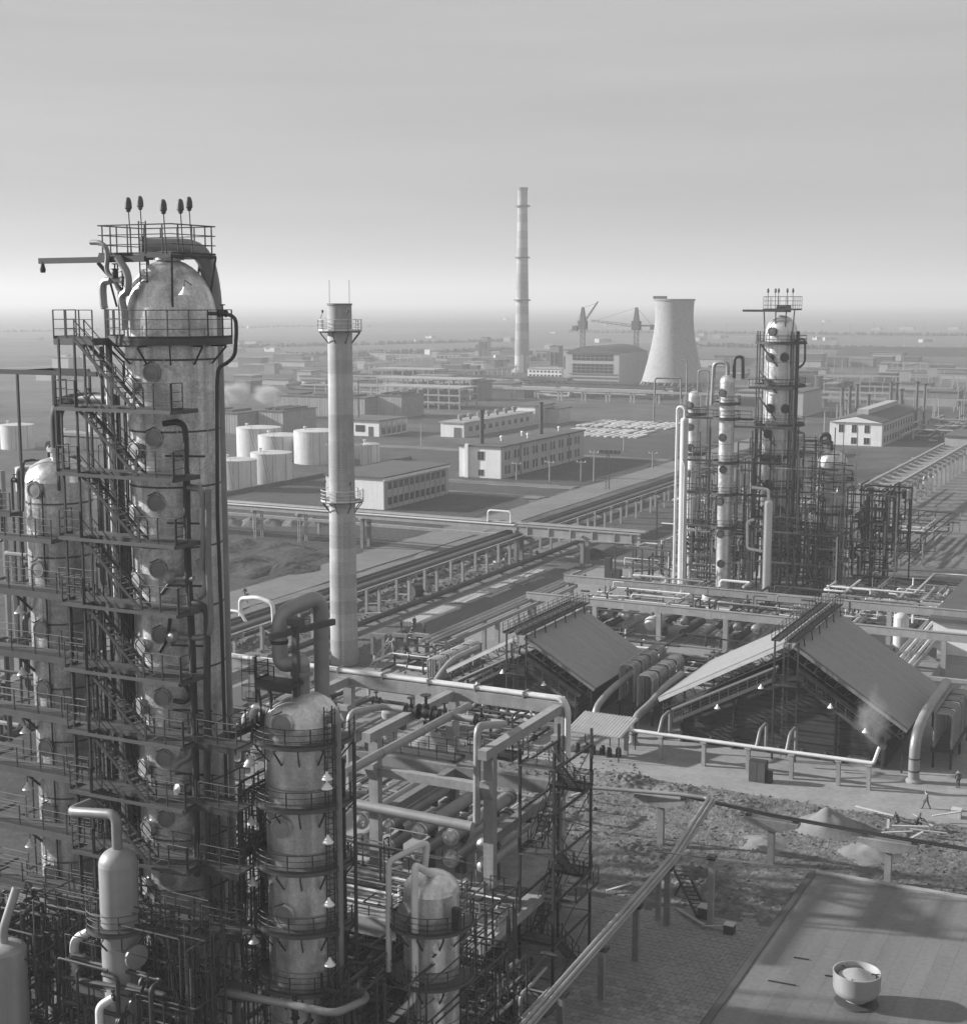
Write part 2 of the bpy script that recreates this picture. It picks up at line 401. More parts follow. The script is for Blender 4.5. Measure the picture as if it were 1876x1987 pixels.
def ring_platform(t, c, r0, r1, z, a0=0, a1=2*math.pi, h=1.0, sp=1.4, brackets=8, th=.16, m='steel', lab=None):
    p = part('platform', MB().ring(c, r0, r1, z - th, z, a0, a1, 28), 'steel_grey', t, label=lab)
    rails(p, arc(c, r1 - .03, z, a0, a1, 22), h, sp, m)
    for k in range(brackets):
        a = a0 + (a1-a0) * (k + .5) / brackets
        inst('bracket', BRACKET, p, (c[0] + r0*math.cos(a), c[1] + r0*math.sin(a), z - th), rz=a, scale=(r1 - r0, 1, 1))
    return p
def rect_platform(t, x0, y0, x1, y1, z, sides, h=1.15, sp=1.3, th=.22, m='steel', name='platform', deck='steel_grey', gaps=()):
    p = part(name, MB().box(x0, y0, z - th, x1, y1, z), deck, t)
    E_ = {'S': [(x0, y0+.04, z), (x1, y0+.04, z)], 'N': [(x0, y1-.04, z), (x1, y1-.04, z)], 'W': [(x0+.04, y0, z), (x0+.04, y1, z)], 'E': [(x1-.04, y0, z), (x1-.04, y1, z)]}
    for s in sides: rails(p, E_[s], h, sp, m)
    return p
def flight(t, p0, p1, w=.8, m='steel', handrail=True, name='stair'):
    p0 = Vector(p0); p1 = Vector(p1); d = p1 - p0; hd = Vector((d.x, d.y, 0)).normalized(); sd = Vector((-hd.y, hd.x, 0)) * (w/2)
    b = MB()
    for s in (-1, 1): b.beam(p0 + sd*s, p1 + sd*s, .05, .17)
    st = part(name, b, 'steel', t, smooth=False)
    n = max(3, int(abs(d.z) / .25)); rz = math.atan2(hd.y, hd.x)
    for k in range(1, n): inst('tread', TREAD, st, p0 + d * (k/n), rz=rz + math.pi/2, scale=(w, 1, 1))
    if handrail:
        for s in (-1, 1):
            u = Vector((0, 0, 1)); hb = MB().tube([p0 + sd*s + u, p1 + sd*s + u], .028, 5).tube([p0 + sd*s + u*.5, p1 + sd*s + u*.5], .02, 5)
            part('handrail', hb, m, st)
            for q in along([p0 + sd*s, p1 + sd*s], 1.5): inst('rail_post', POST, st, q)
    return st
def manhole(t, c, r, z, ang, rm=.5, out=.45, m='clad', cov='pipe'):
    d = Vector((math.cos(ang), math.sin(ang), 0)); p = Vector((c[0], c[1], z)) + d * (r - .15)
    mh = part('manhole', MB().lathe([(rm, 0), (rm, out), (rm*1.22, out), (rm*1.22, out+.1), (0, out+.1)], p, 20, d), m, t)
    mc = part('manhole_cover', MB().lathe([(rm*1.1, out+.1), (rm*1.1, out+.17), (rm*.9, out+.17), (rm*.88, out+.13), (rm*.5, out+.15), (0, out+.16)], p, 20, d), cov, mh)
    s_ = Vector((-d.y, d.x, 0)); part('cover_lug', MB().beam(p + d*(out+.14) - s_*rm*.95 + Vector((0, 0, rm*.9)), p + d*(out+.14) + s_*rm*.2 + Vector((0, 0, rm*1.45)), .06, .06), 'steel', mh)
    return mh
def ladder(t, p, z0, z1, d, cage=True, w=.45, m='steel'):
    p = Vector((p[0], p[1], 0)); d = Vector((d[0], d[1], 0)).normalized(); s = Vector((-d.y, d.x, 0)) * w/2; b = MB()
    for k in (-1, 1): b.beam(p + s*k + Vector((0, 0, z0)), p + s*k + Vector((0, 0, z1)), .05, .05)
    z = z0 + .3
    while z < z1: b.beam(p - s + Vector((0, 0, z)), p + s + Vector((0, 0, z)), .03, .03); z += .3
    l = part('ladder', b, m, t, smooth=False)
    if cage:
        cb = MB(); z = z0 + 2.1
        while z < z1:
            pts = [p + s*1.1 * math.cos(a) + d * (.75*math.sin(a)) + Vector((0, 0, z)) for a in [math.pi*q/8 for q in range(9)]]
            cb.tube(pts, .022, 4); z += .8
        for a in (.5, 1.57, 2.64): q = p + s*1.1*math.cos(a) + d*(.75*math.sin(a)); cb.tube([q + Vector((0, 0, z0+2.1)), q + Vector((0, 0, z1))], .02, 4)
        part('ladder_cage', cb, m, l)
    return l
def pipe(t, pts, r, m='pipe', bend=None, n=10, name='pipe', flanges=()):
    p = part(name, MB().tube(pts, r, n, bend if bend is not None else r*3), m, t)
    for (q, d) in flanges: part('flange', MB().lathe([(r*1.6, -.08), (r*1.6, .08)], q, 14, d), 'pipe_dark', p)
    return p
def lamp(t, p, arm=(0, 0, 0)):
    o = inst('lamp_shade', LAMP, t, p); q = Vector(p) + Vector((0, 0, .42)); a = Vector(p) + Vector(arm)
    b = MB().tube([q, q + Vector((0, 0, .35)), a + Vector((0, 0, .5))] if Vector(arm).length > .1 else [q, q + Vector((0, 0, .5))], .025, 5, .2)
    part('lamp_arm', b, 'steel', t); return o
def valve(t, p, d, s=.3, m='valve'):
    p = Vector(p); d = Vector(d).normalized()
    b = MB().lathe([(s, -1.1*s), (s, -.9*s), (s*.55, -.85*s), (s*.8, 0), (s*.55, .85*s), (s, .9*s), (s, 1.1*s)], p, 12, d)
    b.cyl(p, p + Vector((0, 0, s*2.2)), s*.2, 8); b.lathe([(s*.12, -.02), (s*.7, -.03), (s*.7, .03), (s*.12, .02)], p + Vector((0, 0, s*2.2)), 14); b.lathe([(s*.45, 0), (s*.45, s*.3)], p + Vector((0, 0, s*.75)), 10)
    return part('valve', b, m, t)
def column_shell(t, c, r, z0, z1, dome, m='clad', seams=2.9, skirt=None, name='shell'):
    prof = [(r, z0)] + [(r, z0 + (z1-z0)*k/8) for k in range(1, 9)]
    s = part(name, MB().lathe(prof[:-1] + [(r, z1)], (c[0], c[1], 0), 40), m, t)
    dp = [(r*math.cos(a), z1 + dome*math.sin(a)) for a in [math.pi/2*k/9 for k in range(10)]]; dp[-1] = (0, z1 + dome)
    part('dome', MB().lathe([(r*1.004, z1 - .01)] + dp, (c[0], c[1], 0), 40), m, t)
    z = z0 + seams
    while z < z1 - .5:
        part('seam_band', MB().ring(c, r - .02, r + .018, z - .05, z + .05, n=36), 'steel_grey' if m == 'clad' else 'pipe', t); z += seams * random.uniform(.85, 1.15)
    if m in ('clad', 'clad_bright') and z1 < 45 and c[1] < 100:      # lapped joints of the cladding plates
        z = z0 + 1.1; face = math.atan2(-c[1], -c[0]); k = 0
        while z < z1 - 1:
            part('plate_lap', MB().ring(c, r - .02, r + .012, z, z + .03, n=36), m, t)
            for q in range(4):
                a = face + R(-80 + 42*q + (k % 3)*14); part('plate_joint', MB().beam((c[0] + r*math.cos(a), c[1] + r*math.sin(a), z + .03), (c[0] + r*math.cos(a), c[1] + r*math.sin(a), min(z + 1.68, z1)), .035, .03, (math.cos(a), math.sin(a), 0)), m, t)
            z += 1.7; k += 1
    return s
mat('vessel_paint', .3, .45, .1, .14, .6, streak=.12, bump=.01)
LV = [43.0, 39.5, 36.1, 32.7, 29.15, 25.6, 22.2, 18.85, 15.45, 12.05, 8.75]
# ------------------------------------------------------------------ tallest column on the left
MC = (-49.8, 63.0); MR = 2.42
t = main_col = thing('distillation_column', 'tallest grey metal clad column on the left with zigzag stairs and domed top', 'column', (MC[0], MC[1], 0))
column_shell(t, MC, MR, 0.1, 43.9, 3.2, 'clad', 3.4)
# dome top: vapour nozzle, elbow pipe, lamp platform
part('nozzle', MB().lathe([(.62, 46.6), (.62, 47.05), (.8, 47.05), (.8, 47.2), (.62, 47.2), (.62, 47.5)], (MC[0], MC[1], 0), 20), 'clad', t)
vp = part('vapour_pipe', MB().tube([(MC[0]-1.2, MC[1]-.5, 47.75), (MC[0]+1.05, MC[1]+1.55, 47.75), (MC[0]+1.1, MC[1]+2.3, 45.6), (MC[0]+.8, MC[1]+2.85, 2)], .46, 18, 1.2), 'pipe', t)
part('end_cap', MB().lathe([(.58, 0), (.58, .16), (.3, .22), (0, .24)], (MC[0]-1.2, MC[1]-.5, 47.75), 18, (-1, -1, 0)), 'pipe_dark', vp)
tx0, tx1, ty0, ty1, tz = MC[0]-2.9, MC[0]+1.85, MC[1]-2.1, MC[1]+1.6, 47.2
b = MB()
for y in (ty0, -.3 + MC[1], ty1): b.beam((tx0, y, tz), (tx1, y, tz), .12, .18)
for x in (tx0, tx0+1.2, MC[0]+.9, tx1): b.beam((x, ty0, tz), (x, ty1, tz), .1, .14)
tp = part('top_platform', b, 'steel', t, smooth=False)
rails(tp, [(tx0, ty1, tz+.1), (tx0, ty0, tz+.1), (tx1, ty0, tz+.1), (tx1, ty1, tz+.1), (tx0, ty1, tz+.1)], 1.5, 1.15, toe=.1, r=.035)
for (x, y) in ((tx0+.3, ty0), (tx0+1.5, ty0), (tx1, ty0), (tx1, ty1), (tx0+.2, ty1), (MC[0]+.8, ty1)):
    part('platform_leg', MB().beam((x, y, tz), (MC[0] + (x-MC[0])*.82, MC[1] + (y-MC[1])*.82, 44.6), .11, .11), 'steel', t)
for (px, py, yy) in ((249, 388, ty0), (272, 384, ty1), (317, 392, ty0), (350, 391, ty0+1), (367, 386, ty1)):
    q = AY(px, py + 18, yy)
    bc = inst('beacon_lamp', BEACON, t, (q.x, q.y, q.z - .1)); part('beacon_pole', MB().tube([(q.x + .12, q.y, tz), (q.x, q.y, q.z)], .03, 6), 'steel', t)
pa = AY(76, 500, ty0 - .2); part('hoist_beam', MB().beam((pa.x, pa.y, 47.02), (tx0 + 3.2, pa.y, 47.05), .16, .3), 'steel', t)
part('hoist_hook', MB().lathe([(.12, 0), (.16, .15), (.1, .4), (.1, .6)], (pa.x + .22, pa.y, 46.4), 10), 'steel', t)
part('hoist_brace', MB().beam((tx0 + .1, pa.y, 46.9), (tx0 + 1.2, pa.y + .8, 45.2), .14, .2), 'steel', t)
for pts, r in (([(176,470),(195,470),(207,480),(209,500),(206,520),(212,535),(226,543),(243,545)], .13), ([(203,598),(201,590),(199,560),(201,546),(215,544)], .2), ([(240,600),(236,580),(238,572),(248,565),(249,540),(245,525),(228,498)], .2), ([(223,525),(223,545),(228,560),(236,568)], .1), ([(241,640),(240,600),(236,575)], .18)):
    pipe(t, [AY(x, y, MC[1] - 2.5) for x, y in pts], r, 'pipe', .35, 8, 'relief_pipe')
for (px, py) in ((223, 530), (240, 545)):
    q = AY(px, py, MC[1]-2.5); valve(t, q, (0, 0, 1), .22)
ladder(t, (MC[0] - .15, MC[1] - 1.9), 44.7, 49.0, (0, -1), cage=False)
ladder(t, (MC[0] - 1.45, MC[1] - 2.2), 43.1, 47.2, (0, -1), cage=False, w=.3)
lamp(t, AY(358, 572, MC[1]-2.6), (0, .6, 0))
# upper ring with landing
ring_platform(t, MC, MR + .02, 3.35, LV[0], R(-185), R(20), h=1.45, sp=1.1, brackets=7, th=.35, lab='ring walkway just below the dome')
rect_platform(t, -54.2, 58.9, -51.6, 60.6, LV[0], 'SW', 1.45, 1.0, .35)
qd = [AY(x, y, 62) for x, y in ((405,608),(437,608),(457,615),(459,640),(456,690),(440,705),(424,712),(421,740),(422,1000),(430,1200),(440,1560))]
pipe(t, qd, .1, 'pipe_dark', .5, 8, 'drain_pipe')
valve(t, AY(432, 608, 62), (1, 0, 0), .2)
# landings and zigzag flights
for k in range(1, len(LV)):
    z = LV[k]
    rect_platform(t, -53.9, 59.35, -46.3 + .02*k, 60.55, z, 'N' if k > 5 else '', 1.15, 1.2, .22, gaps=())
    p = rect_platform(t, -53.9, 58.4, -52.5, 59.34, z, 'SW', 1.35, 1.0, .2, name='landing')
    p = rect_platform(t, -48.6, 58.4, -46.3 + .02*k, 59.34, z, 'SE', 1.35, 1.0, .2, name='landing')
    part('landing_beam', MB().beam((-53.9, 58.36, z-.12), (-46.3, 58.36, z-.1), .08, .17), 'steel_grey', t)
    flight(t, (-52.4, 58.85, LV[k-1] - .05), (-48.7, 58.85, z), .75)
for x, y in ((-53.5, 58.5), (-52.45, 58.5), (-51.7, 60.4), (-53.5, 60.4)):
    part('stair_post', MB().beam((x, y, .1), (x, y, LV[0]), .1, .1), 'steel', t)
for k in range(0, len(LV) - 1): part('stair_brace', MB().beam((-53.5, 60.42, LV[k] - .2), (-51.7, 60.42, LV[k+1]), .06, .06), 'steel', t)
for x, y, r, z0, z1, m in ((-52.6, 61.2, .16, 2, 44.5, 'pipe'), (-52.25, 60.7, .1, 2, 42, 'pipe_white'), (-51.5, 60.5, .07, 2, 40, 'steel'), (-52.9, 62.2, .22, 1, 37, 'pipe_dark'), (-53.4, 61.6, .1, 1, 42.5, 'steel')):
    pipe(t, [(x, y, z0), (x, y, z1)], r, m, 0, 8, 'riser_pipe')
# manholes beside the stairs, alternately turned
for k, z in enumerate(LV):
    if k: manhole(t, MC, MR, z + 1.05, R(-113 + 5*(k % 3)), .42, .3)
    if k: manhole(t, MC, MR, z + 1.75, R(-76), .4, .22)
# product lines down the right front of the shell
def on_shell(px, py, off=.3): return AY(px, py, MC[1] - MR - off + .25)
for pts, r, m in (([(318,822),(345,818),(358,826),(361,850),(361,910),(364,930)], .24, 'pipe_dark'), ([(366,945),(388,948),(394,960),(394,1080),(392,1110)], .28, 'pipe'), ([(362,930),(364,1090),(372,1230),(380,1480),(382,1700)], .3, 'pipe_dark'), ([(384,1085),(398,1120),(398,1150),(386,1160)], .26, 'pipe'), ([(333,1121),(352,1123),(376,1123)], .24, 'pipe'), ([(340,1236),(380,1238),(402,1236),(410,1215),(404,1100),(404,950)], .26, 'pipe'), ([(375,1170),(394,1175),(402,1190),(402,1440)], .3, 'pipe_dark'), ([(383,1390),(400,1395),(404,1410),(402,1500),(402,1750)], .28, 'pipe_dark'), ([(342,1488),(352,1478),(370,1470),(376,1430)], .25, 'pipe'), ([(338,1360),(358,1364),(372,1350),(352,1315),(345,1310)], .2, 'pipe_dark'), ([(312,1155),(330,1130),(350,1120)], .15, 'pipe_dark'), ([(310,1265),(325,1240),(330,1200)], .14, 'pipe_dark')):
    pipe(t, [on_shell(x, y) for x, y in pts], r*.66, m, r*3, 10, 'product_pipe')
for px, py in ((332, 1121), (338, 1237), (352, 1532)):
    q = on_shell(px, py); part('blind_flange', MB().lathe([(.36, 0), (.36, .12), (.3, .3), (0, .42)], q, 16, (-.3, -1, .25)), 'pipe', t)
for z in (37.0, 33.5, 30.2, 27, 23.5, 20): part('pipe_clamp', MB().beam((-48.2, 60.2, z), (-46.2, 60.9, z), .08, .1), 'steel', t)
# ------------------------------------------------------------------ smaller column at the far left
LC = (-58.2, 63.2); LR = 1.85
t = left_col = thing('distillation_column', 'dull clad column at the left edge with round manholes and level walkways', 'column', (LC[0], LC[1], 0))
column_shell(t, LC, LR, .1, 34.9, 1.3, 'clad', 3.4)
part('nozzle', MB().lathe([(.4, 35.9), (.4, 36.5), (.55, 36.5), (.55, 36.7), (.42, 36.7)], (LC[0], LC[1], 0), 16), 'clad', t)
pipe(t, [(LC[0], LC[1], 36.6), (LC[0], LC[1], 39.2), (LC[0] + 2.2, LC[1] - .3, 39.6), (LC[0] + 5.0, LC[1] - 1.0, 39.6)], .36, 'pipe_dark', 1.3, 14, 'vapour_pipe')
b = MB()
for pts in ([(-59.6, 61.8), (-59.6, 64.6)], [(-56.9, 61.8), (-56.9, 64.6)]):
    for x, y in pts: b.beam((x, y, 34.5), (x, y, 41.0), .12, .12)
fr = part('top_frame', b, 'steel', t, smooth=False)
part('top_beam', MB().beam((-67, 61.8, 41.0), (-53.9, 61.8, 41.0), .14, .26).beam((-59.6, 64.6, 41), (-56.9, 64.6, 41), .12, .2).beam((-59.6, 61.8, 41), (-59.6, 64.6, 41), .12, .2), 'steel', t)
for k, px in enumerate((66, 70, 70, 76, 80, 84, 88, 90, 92)):
    py = (950, 1053, 1103, 1220, 1336, 1449, 1570, 1690, 1800)[k]; q = AY(px, py, LC[1] - LR)
    if k == 1: continue
    manhole(t, LC, LR, q.z, R(-88), .42, .25)
for z, sides in ((33.3, 'SW'), (32.0, 'S')):
    rect_platform(t, LC[0] - 2.6, LC[1] - LR - 1.0, LC[0] - 1.0 if z > 33 else LC[0] + 1.9, LC[1] - LR - .05, z, sides, 1.1, 1.2, .25)
for k in range(4, 10):
    z = LV[k]; part('bracket', MB().beam((LC[0] - .9, LC[1] - LR + .3, z - 1.6), (LC[0] - 1.1, LC[1] - LR - 1.0, z - .25), .1, .12), 'steel', t)
    lamp(t, (LC[0] - 1.1, LC[1] - LR - .5, z - 1.6), (0, 0, .5))
for dx, r, m in ((-1.1, .05, 'steel'), (.55, .05, 'steel')):
    pipe(t, [(LC[0] + dx, LC[1] - LR - .1, 1), (LC[0] + dx, LC[1] - LR - .1, 34.5)], r, m, 0, 7, 'riser_pipe')
# ------------------------------------------------------------------ walkways that tie the columns together
for k in range(4, 11):
    z = LV[k] - .03; w = thing('steel_walkway', 'long grey steel walkway on the left, %s level from the top' % ('uppermost', 'second', 'third', 'fourth', 'fifth', 'sixth', 'seventh')[k-4], 'walkway', (-60, 60, z))
    part('deck', MB().box(-62.6, 59.9, z - .1, -53.95, 61.2, z), 'deck', w, smooth=False)
    part('edge_beam', MB().beam((-62.6, 59.86, z - .16), (-53.95, 59.86, z - .16), .08, .34), 'steel_grey', w)
    rails(w, [(-62.6, 59.95, z), (-53.95, 59.95, z)], 1.2, 1.75, 'steel', .2)
    rails(w, [(-62.6, 61.15, z), (LC[0] - 1.6, 61.15, z)], 1.2, 1.9, 'steel_grey', 0)
    rails(w, [(LC[0] + 1.6, 61.15, z), (-53.95, 61.15, z)], 1.2, 1.9, 'steel_grey', 0)
    for x in (-62.4, -60.6, -55.6): part('cross_beam', MB().beam((x, 59.9, z - .2), (x, 63, z - .2), .1, .16), 'steel', w)
b = thing('steel_walkway_posts', 'tall thin steel posts carrying the left walkways', 'support frame', (-63, 60, 0))
for x in (-62.3, -54.8):
    for y in (60, 61.1): part('post', MB().beam((x, y, .05), (x, y, LV[4] - .4), .16, .16), 'steel', b)
for k in range(6, 11):
    z = LV[k] + .05; w = thing('link_walkway', 'short steel link walkway between tallest and shorter glossy column, %s from top' % ('first', 'second', 'third', 'fourth', 'fifth')[k-6], 'walkway', (-45, 60, z))
    part('deck', MB().box(-46.1, 59.4, z - .12, -43.6, 60.7, z), 'deck', w, smooth=False)
    part('edge_beam', MB().beam((-46.1, 59.36, z - .18), (-43.6, 59.36, z - .18), .08, .36), 'steel', w)
    rails(w, [(-46.1, 59.45, z), (-43.6, 59.45, z)], 1.2, 1.2, 'steel', .2); rails(w, [(-46.1, 60.65, z), (-44.2, 60.65, z)], 1.2, 1.2, 'steel', 0)
    if k in (6, 8):
        part('branch_deck', MB().box(-45.9, 60.75, z - .13, -44.9, 69, z - .01), 'deck', w, smooth=False)
        rails(w, [(-44.95, 60.75, z), (-44.95, 69, z)], 1.2, 1.5, 'steel', .2)
# ------------------------------------------------------------------ shorter glossy column
SC = (-42.05, 63.2); SR = 2.0
t = small_col = thing('distillation_column', 'shorter glossy column in front with looping vapour pipe over its dome', 'column', (SC[0], SC[1], 0))
column_shell(t, SC, SR, .1, 22.95, 1.55, 'clad_bright', 3.3)
for k, z in enumerate((22.25, 18.9, 15.5, 12.1, 8.8)):
    ring_platform(t, SC, SR + .02, 2.75, z, R(-215), R(35), h=.95, sp=1.25, brackets=9, th=.2, lab='ring walkway, %s from the top' % ('first', 'second', 'third', 'fourth', 'fifth')[k])
    if k == 0: continue
    lamp(t, (SC[0] + 2.55, SC[1] - 1.7, z + 1.7), (-.4, .6, 0)); lamp(t, (SC[0] - 2.6, SC[1] - 1.2, z + 1.7), (.4, .6, 0))
lamp(t, (SC[0] + 2.55, SC[1] - 1.7, 20.1), (-.4, .6, 0)); lamp(t, (SC[0] - 2.7, SC[1] - 1.2, 20.4), (.4, .6, 0))
for px, py in ((549, 1405), (549, 1605), (554, 1775)):
    q = AY(px, py, SC[1] - SR); manhole(t, SC, SR, q.z, math.atan2(-1.75, q.x - SC[0]), .5, .3, 'clad_bright')
q = AY(540, 1718, SC[1] - SR); manhole(t, SC, SR, q.z, R(-125), .28, .25, 'clad_bright', 'pipe_dark')
part('nozzle', MB().lathe([(.42, 24.3), (.42, 25.4), (.6, 25.4), (.6, 25.65), (.44, 25.65), (.44, 26)], (SC[0], SC[1], 0), 18), 'pipe', t)
vx, vy = SC[0], SC[1]
pipe(t, [(vx, vy, 25.9), (vx, vy, 26.15), (vx - 1.25, vy - .15, 25.75), (vx - 1.3, vy - .1, 28.6), (vx - .35, vy + 2.0, 29.15), (vx - .3, vy + 2.4, 28.6), (vx - .3, vy + 2.4, 3)], .42, 'pipe', .85, 18, 'vapour_pipe')
part('pipe_band', MB().ring((vx - 1.3, vy - .1), .4, .47, 27.0, 27.2), 'pipe_dark', t)
part('davit_post', MB().beam((vx + .05, vy - .6, 23.9), (vx + .05, vy - .6, 28.2), .3, .3), 'steel_grey', t)
part('davit_beam', MB().beam((vx - .35, vy - 2.3, 27.9), (vx + .65, vy + 2.2, 27.9), .25, .32), 'steel_grey', t)
part('davit_cap', MB().box(vx - .3, vy - .9, 28.2, vx + .45, vy - .3, 28.6), 'steel_grey', t)
b = MB().box(vx - 2.0, vy - 1.4, 25.0, vx + .3, vy - .2, 25.2).box(vx - 2.0, vy - 1.45, 24.75, vx + .3, vy - 1.38, 25.25)
dp = part('dome_platform', b, 'steel', t); rails(dp, [(vx - 2.0, vy - .2, 25.2), (vx - 2.0, vy - 1.4, 25.2), (vx - .8, vy - 1.4, 25.2)], .9, 1.0)
for x, y in ((vx - 1.9, vy - 1.3), (vx - 1.2, vy - 1.35), (vx - 1.9, vy - .3)): part('platform_leg', MB().beam((x, y, 25), (x + .3, y, 22.9), .1, .1), 'steel', t)
ladder(t, (vx + 2.35, vy - 1.2), 6, 24.3, (1, -.6)); ladder(t, (vx - 2.5, vy - .6), 21.8, 26.3, (-1, -.5))
pipe(t, [(vx + 1.95, vy - .3, 23.3), (vx + 2.3, vy - .5, 23.9), (vx + 2.5, vy - .6, 23.4), (vx + 2.5, vy - .6, 3)], .22, 'pipe', .4, 10, 'side_pipe')
pipe(t, [(vx - 1.6, vy - 1.0, 23.6), (vx - 2.1, vy - 1.3, 23.8), (vx - 2.3, vy - 1.4, 23.2)], .24, 'clad_bright', .4, 12, 'relief_nozzle')
for x, z0, z1, r in ((-2.35, 3, 22.5, .16), (-2.75, 3, 21, .1), (2.15, 3, 21, .12), (2.85, 3, 22, .1)): pipe(t, [(vx + x, vy + .5, z0), (vx + x, vy + .5, z1)], r, 'pipe_dark', 0, 8, 'riser_pipe')
# ------------------------------------------------------------------ slender pale vessel in front, its pipe loops
DC = (-49.55, 57.0); DR = 1.0
t = thing('vertical_vessel', 'slender pale cylindrical vessel low on the left with square pipe loops', 'vessel', (DC[0], DC[1], 0))
column_shell(t, DC, DR, 4.2, 15.9, .85, 'vessel_paint', 20)
for a in (0, 2.1, 4.2): part('leg', MB().beam((DC[0] + .9*math.cos(a), DC[1] + .9*math.sin(a), .1), (DC[0] + .9*math.cos(a), DC[1] + .9*math.sin(a), 4.6), .2, .2), 'steel', t)
pipe(t, [(DC[0], DC[1], 16.4), (DC[0], DC[1], 18.55), (-52.7, 57, 18.2), (-52.3, 60.3, 18.3)], .27, 'pipe', .5, 14, 'overhead_pipe')
pipe(t, [(DC[0] - .9, DC[1] + .6, 12.3), (-52.75, 57, 11.1), (-52.8, 57, 8.3), (DC[0] - .9, DC[1], 8.2)], .25, 'pipe_white', .5, 14, 'loop_pipe')
ring_platform(t, DC, DR + .02, 1.75, 12.65, R(-160), R(20), h=1.0, sp=1.0, brackets=4)
pipe(t, [(DC[0] + .3, DC[1] - 1.1, 9.0), (DC[0] - .3, DC[1] - 1.5, 8.6), (DC[0] - .25, DC[1] - 1.6, 5)], .22, 'pipe_white', .35, 12, 'drain_pipe')
q = (DC[0] + .35, DC[1] - 1.15, 9.05); valve(t, q, (1, -.3, .2), .16)
part('side_nozzle', MB().lathe([(.5, 0), (.5, .5), (.65, .5), (.65, .65), (0, .68)], (DC[0] + .8, DC[1] - .2, 11.2), 18, (1, -.35, 0)), 'pipe', t)
part('side_nozzle', MB().lathe([(.4, 0), (.4, .5), (.55, .5), (.55, .62), (0, .65)], (DC[0] + .8, DC[1] - .2, 8.6), 18, (1, -.35, 0)), 'pipe', t)
EC = (-56.0, 55.2)
t = thing('vertical_vessel', 'dim grey vessel with flat top in the bottom left corner', 'vessel', (EC[0], EC[1], 0))
column_shell(t, EC, 1.15, .1, 10.6, .4, 'vessel_paint', 20)
pipe(t, [(EC[0], EC[1], 10.9), (EC[0], EC[1], 11.7), (EC[0] + .3, EC[1] + .8, 13.8)], .24, 'pipe', .4, 12, 'top_pipe')
# ------------------------------------------------------------------ small domed vessel with two ring walkways
FC = (-36.0, 66.2); FR_ = 1.5
t = thing('vertical_vessel', 'small domed vessel with two ring walkways beside the concrete deck', 'vessel', (FC[0], FC[1], 0))
column_shell(t, FC, FR_, .1, 13.6, 1.0, 'clad_bright', 3.1)
for z in (11.9, 8.9): ring_platform(t, FC, FR_ + .02, 2.35, z, R(-200), R(40), h=.95, sp=1.1, brackets=7)
pipe(t, [(FC[0] - .4, FC[1], 14.4), (FC[0] - .2, FC[1], 16.2), (FC[0] - 1.7, FC[1] - 1.6, 15.4), (FC[0] - 1.75, FC[1] - 1.6, 9.2)], .16, 'pipe_white', .35, 10, 'overflow_pipe')
pipe(t, [(FC[0] + .3, FC[1] - .3, 14.5), (FC[0] + .1, FC[1] - 1.9, 15.6), (FC[0] + .1, FC[1] - 2.0, 15.2), (FC[0] + .1, FC[1] - 2.0, 8.3), (FC[0] - 1.2, FC[1] - 3.0, 6.8), (FC[0] - 1.3, FC[1] - 3.1, 3)], .19, 'pipe_white', .4, 10, 'outlet_pipe')
manhole(t, FC, FR_, 12.7, R(-120), .42, .3, 'clad_bright')
part('junction_box', MB().box(FC[0] + 1.75, FC[1] - 1.0, 12.0, FC[0] + 2.2, FC[1] - .7, 13.2), 'steel', t)
ORD = ('first', 'second', 'third', 'fourth', 'fifth', 'sixth', 'seventh', 'eighth', 'ninth', 'tenth', 'eleventh', 'twelfth', 'thirteenth', 'fourteenth', 'fifteenth', 'sixteenth')
# ------------------------------------------------------------------ concrete chimney beside the road
CC = (-94.9, 152.2); t = thing('concrete_chimney', 'pale concrete chimney built of rings with two railed galleries, beside the road', 'chimney', (CC[0], CC[1], 0))
NR = 27; hh = 44.3 / NR
for k in range(NR):
    r0 = 1.72 - .27 * k / NR; r1 = 1.72 - .27 * (k + 1) / NR
    part('concrete_ring', MB().lathe([(r0 - .012, k*hh), (r0, k*hh + .015), (r1, (k+1)*hh - .015), (r1 - .012, (k+1)*hh)], (CC[0], CC[1], 0), 36), 'chimney_ring', t)
part('rim', MB().ring(CC, 1.2, 1.55, 44.28, 44.5), 'concrete_dark', t)
for z in (41.25, AY(662, 972, 151.8).z):
    p = part('gallery', MB().ring(CC, 1.5, 2.65, z - .12, z), 'steel_grey', t)
    rails(p, arc(CC, 2.6, z, 0, 2*math.pi, 20), 1.35, 1.6, 'pipe_white', .2, .04)
    for k in range(8): a = k*math.pi/4 + .2; inst('bracket', BRACKET, p, (CC[0] + 1.5*math.cos(a), CC[1] + 1.5*math.sin(a), z - .1), rz=a, scale=(1.1, 1.3, 1.4))
    for a in (R(200), R(-30), R(100)): part('obstruction_lamp', MB().tube([(CC[0] + 2.4*math.cos(a), CC[1] + 2.4*math.sin(a), z + 1.3), (CC[0] + 2.1*math.cos(a), CC[1] + 2.1*math.sin(a), z + 2.1)], .04, 5).lathe([(.05, 0), (.14, .1), (.12, .35), (0, .4)], (CC[0] + 2.1*math.cos(a), CC[1] + 2.1*math.sin(a), z + 2.1), 8), 'steel', t)
for dx in (-1.4, 1.4): part('lightning_rod', MB().tube([(CC[0] + dx, CC[1], 44.3), (CC[0] + dx, CC[1], 47.3)], .03, 5), 'steel', t)
b = MB()
for k in range(0, 145): b.beam((CC[0] + .9 - .2, CC[1] - 1.72 + .0018*k, .6 + k*.3), (CC[0] + 1.1, CC[1] - 1.70 + .0018*k, .6 + k*.3), .03, .03)
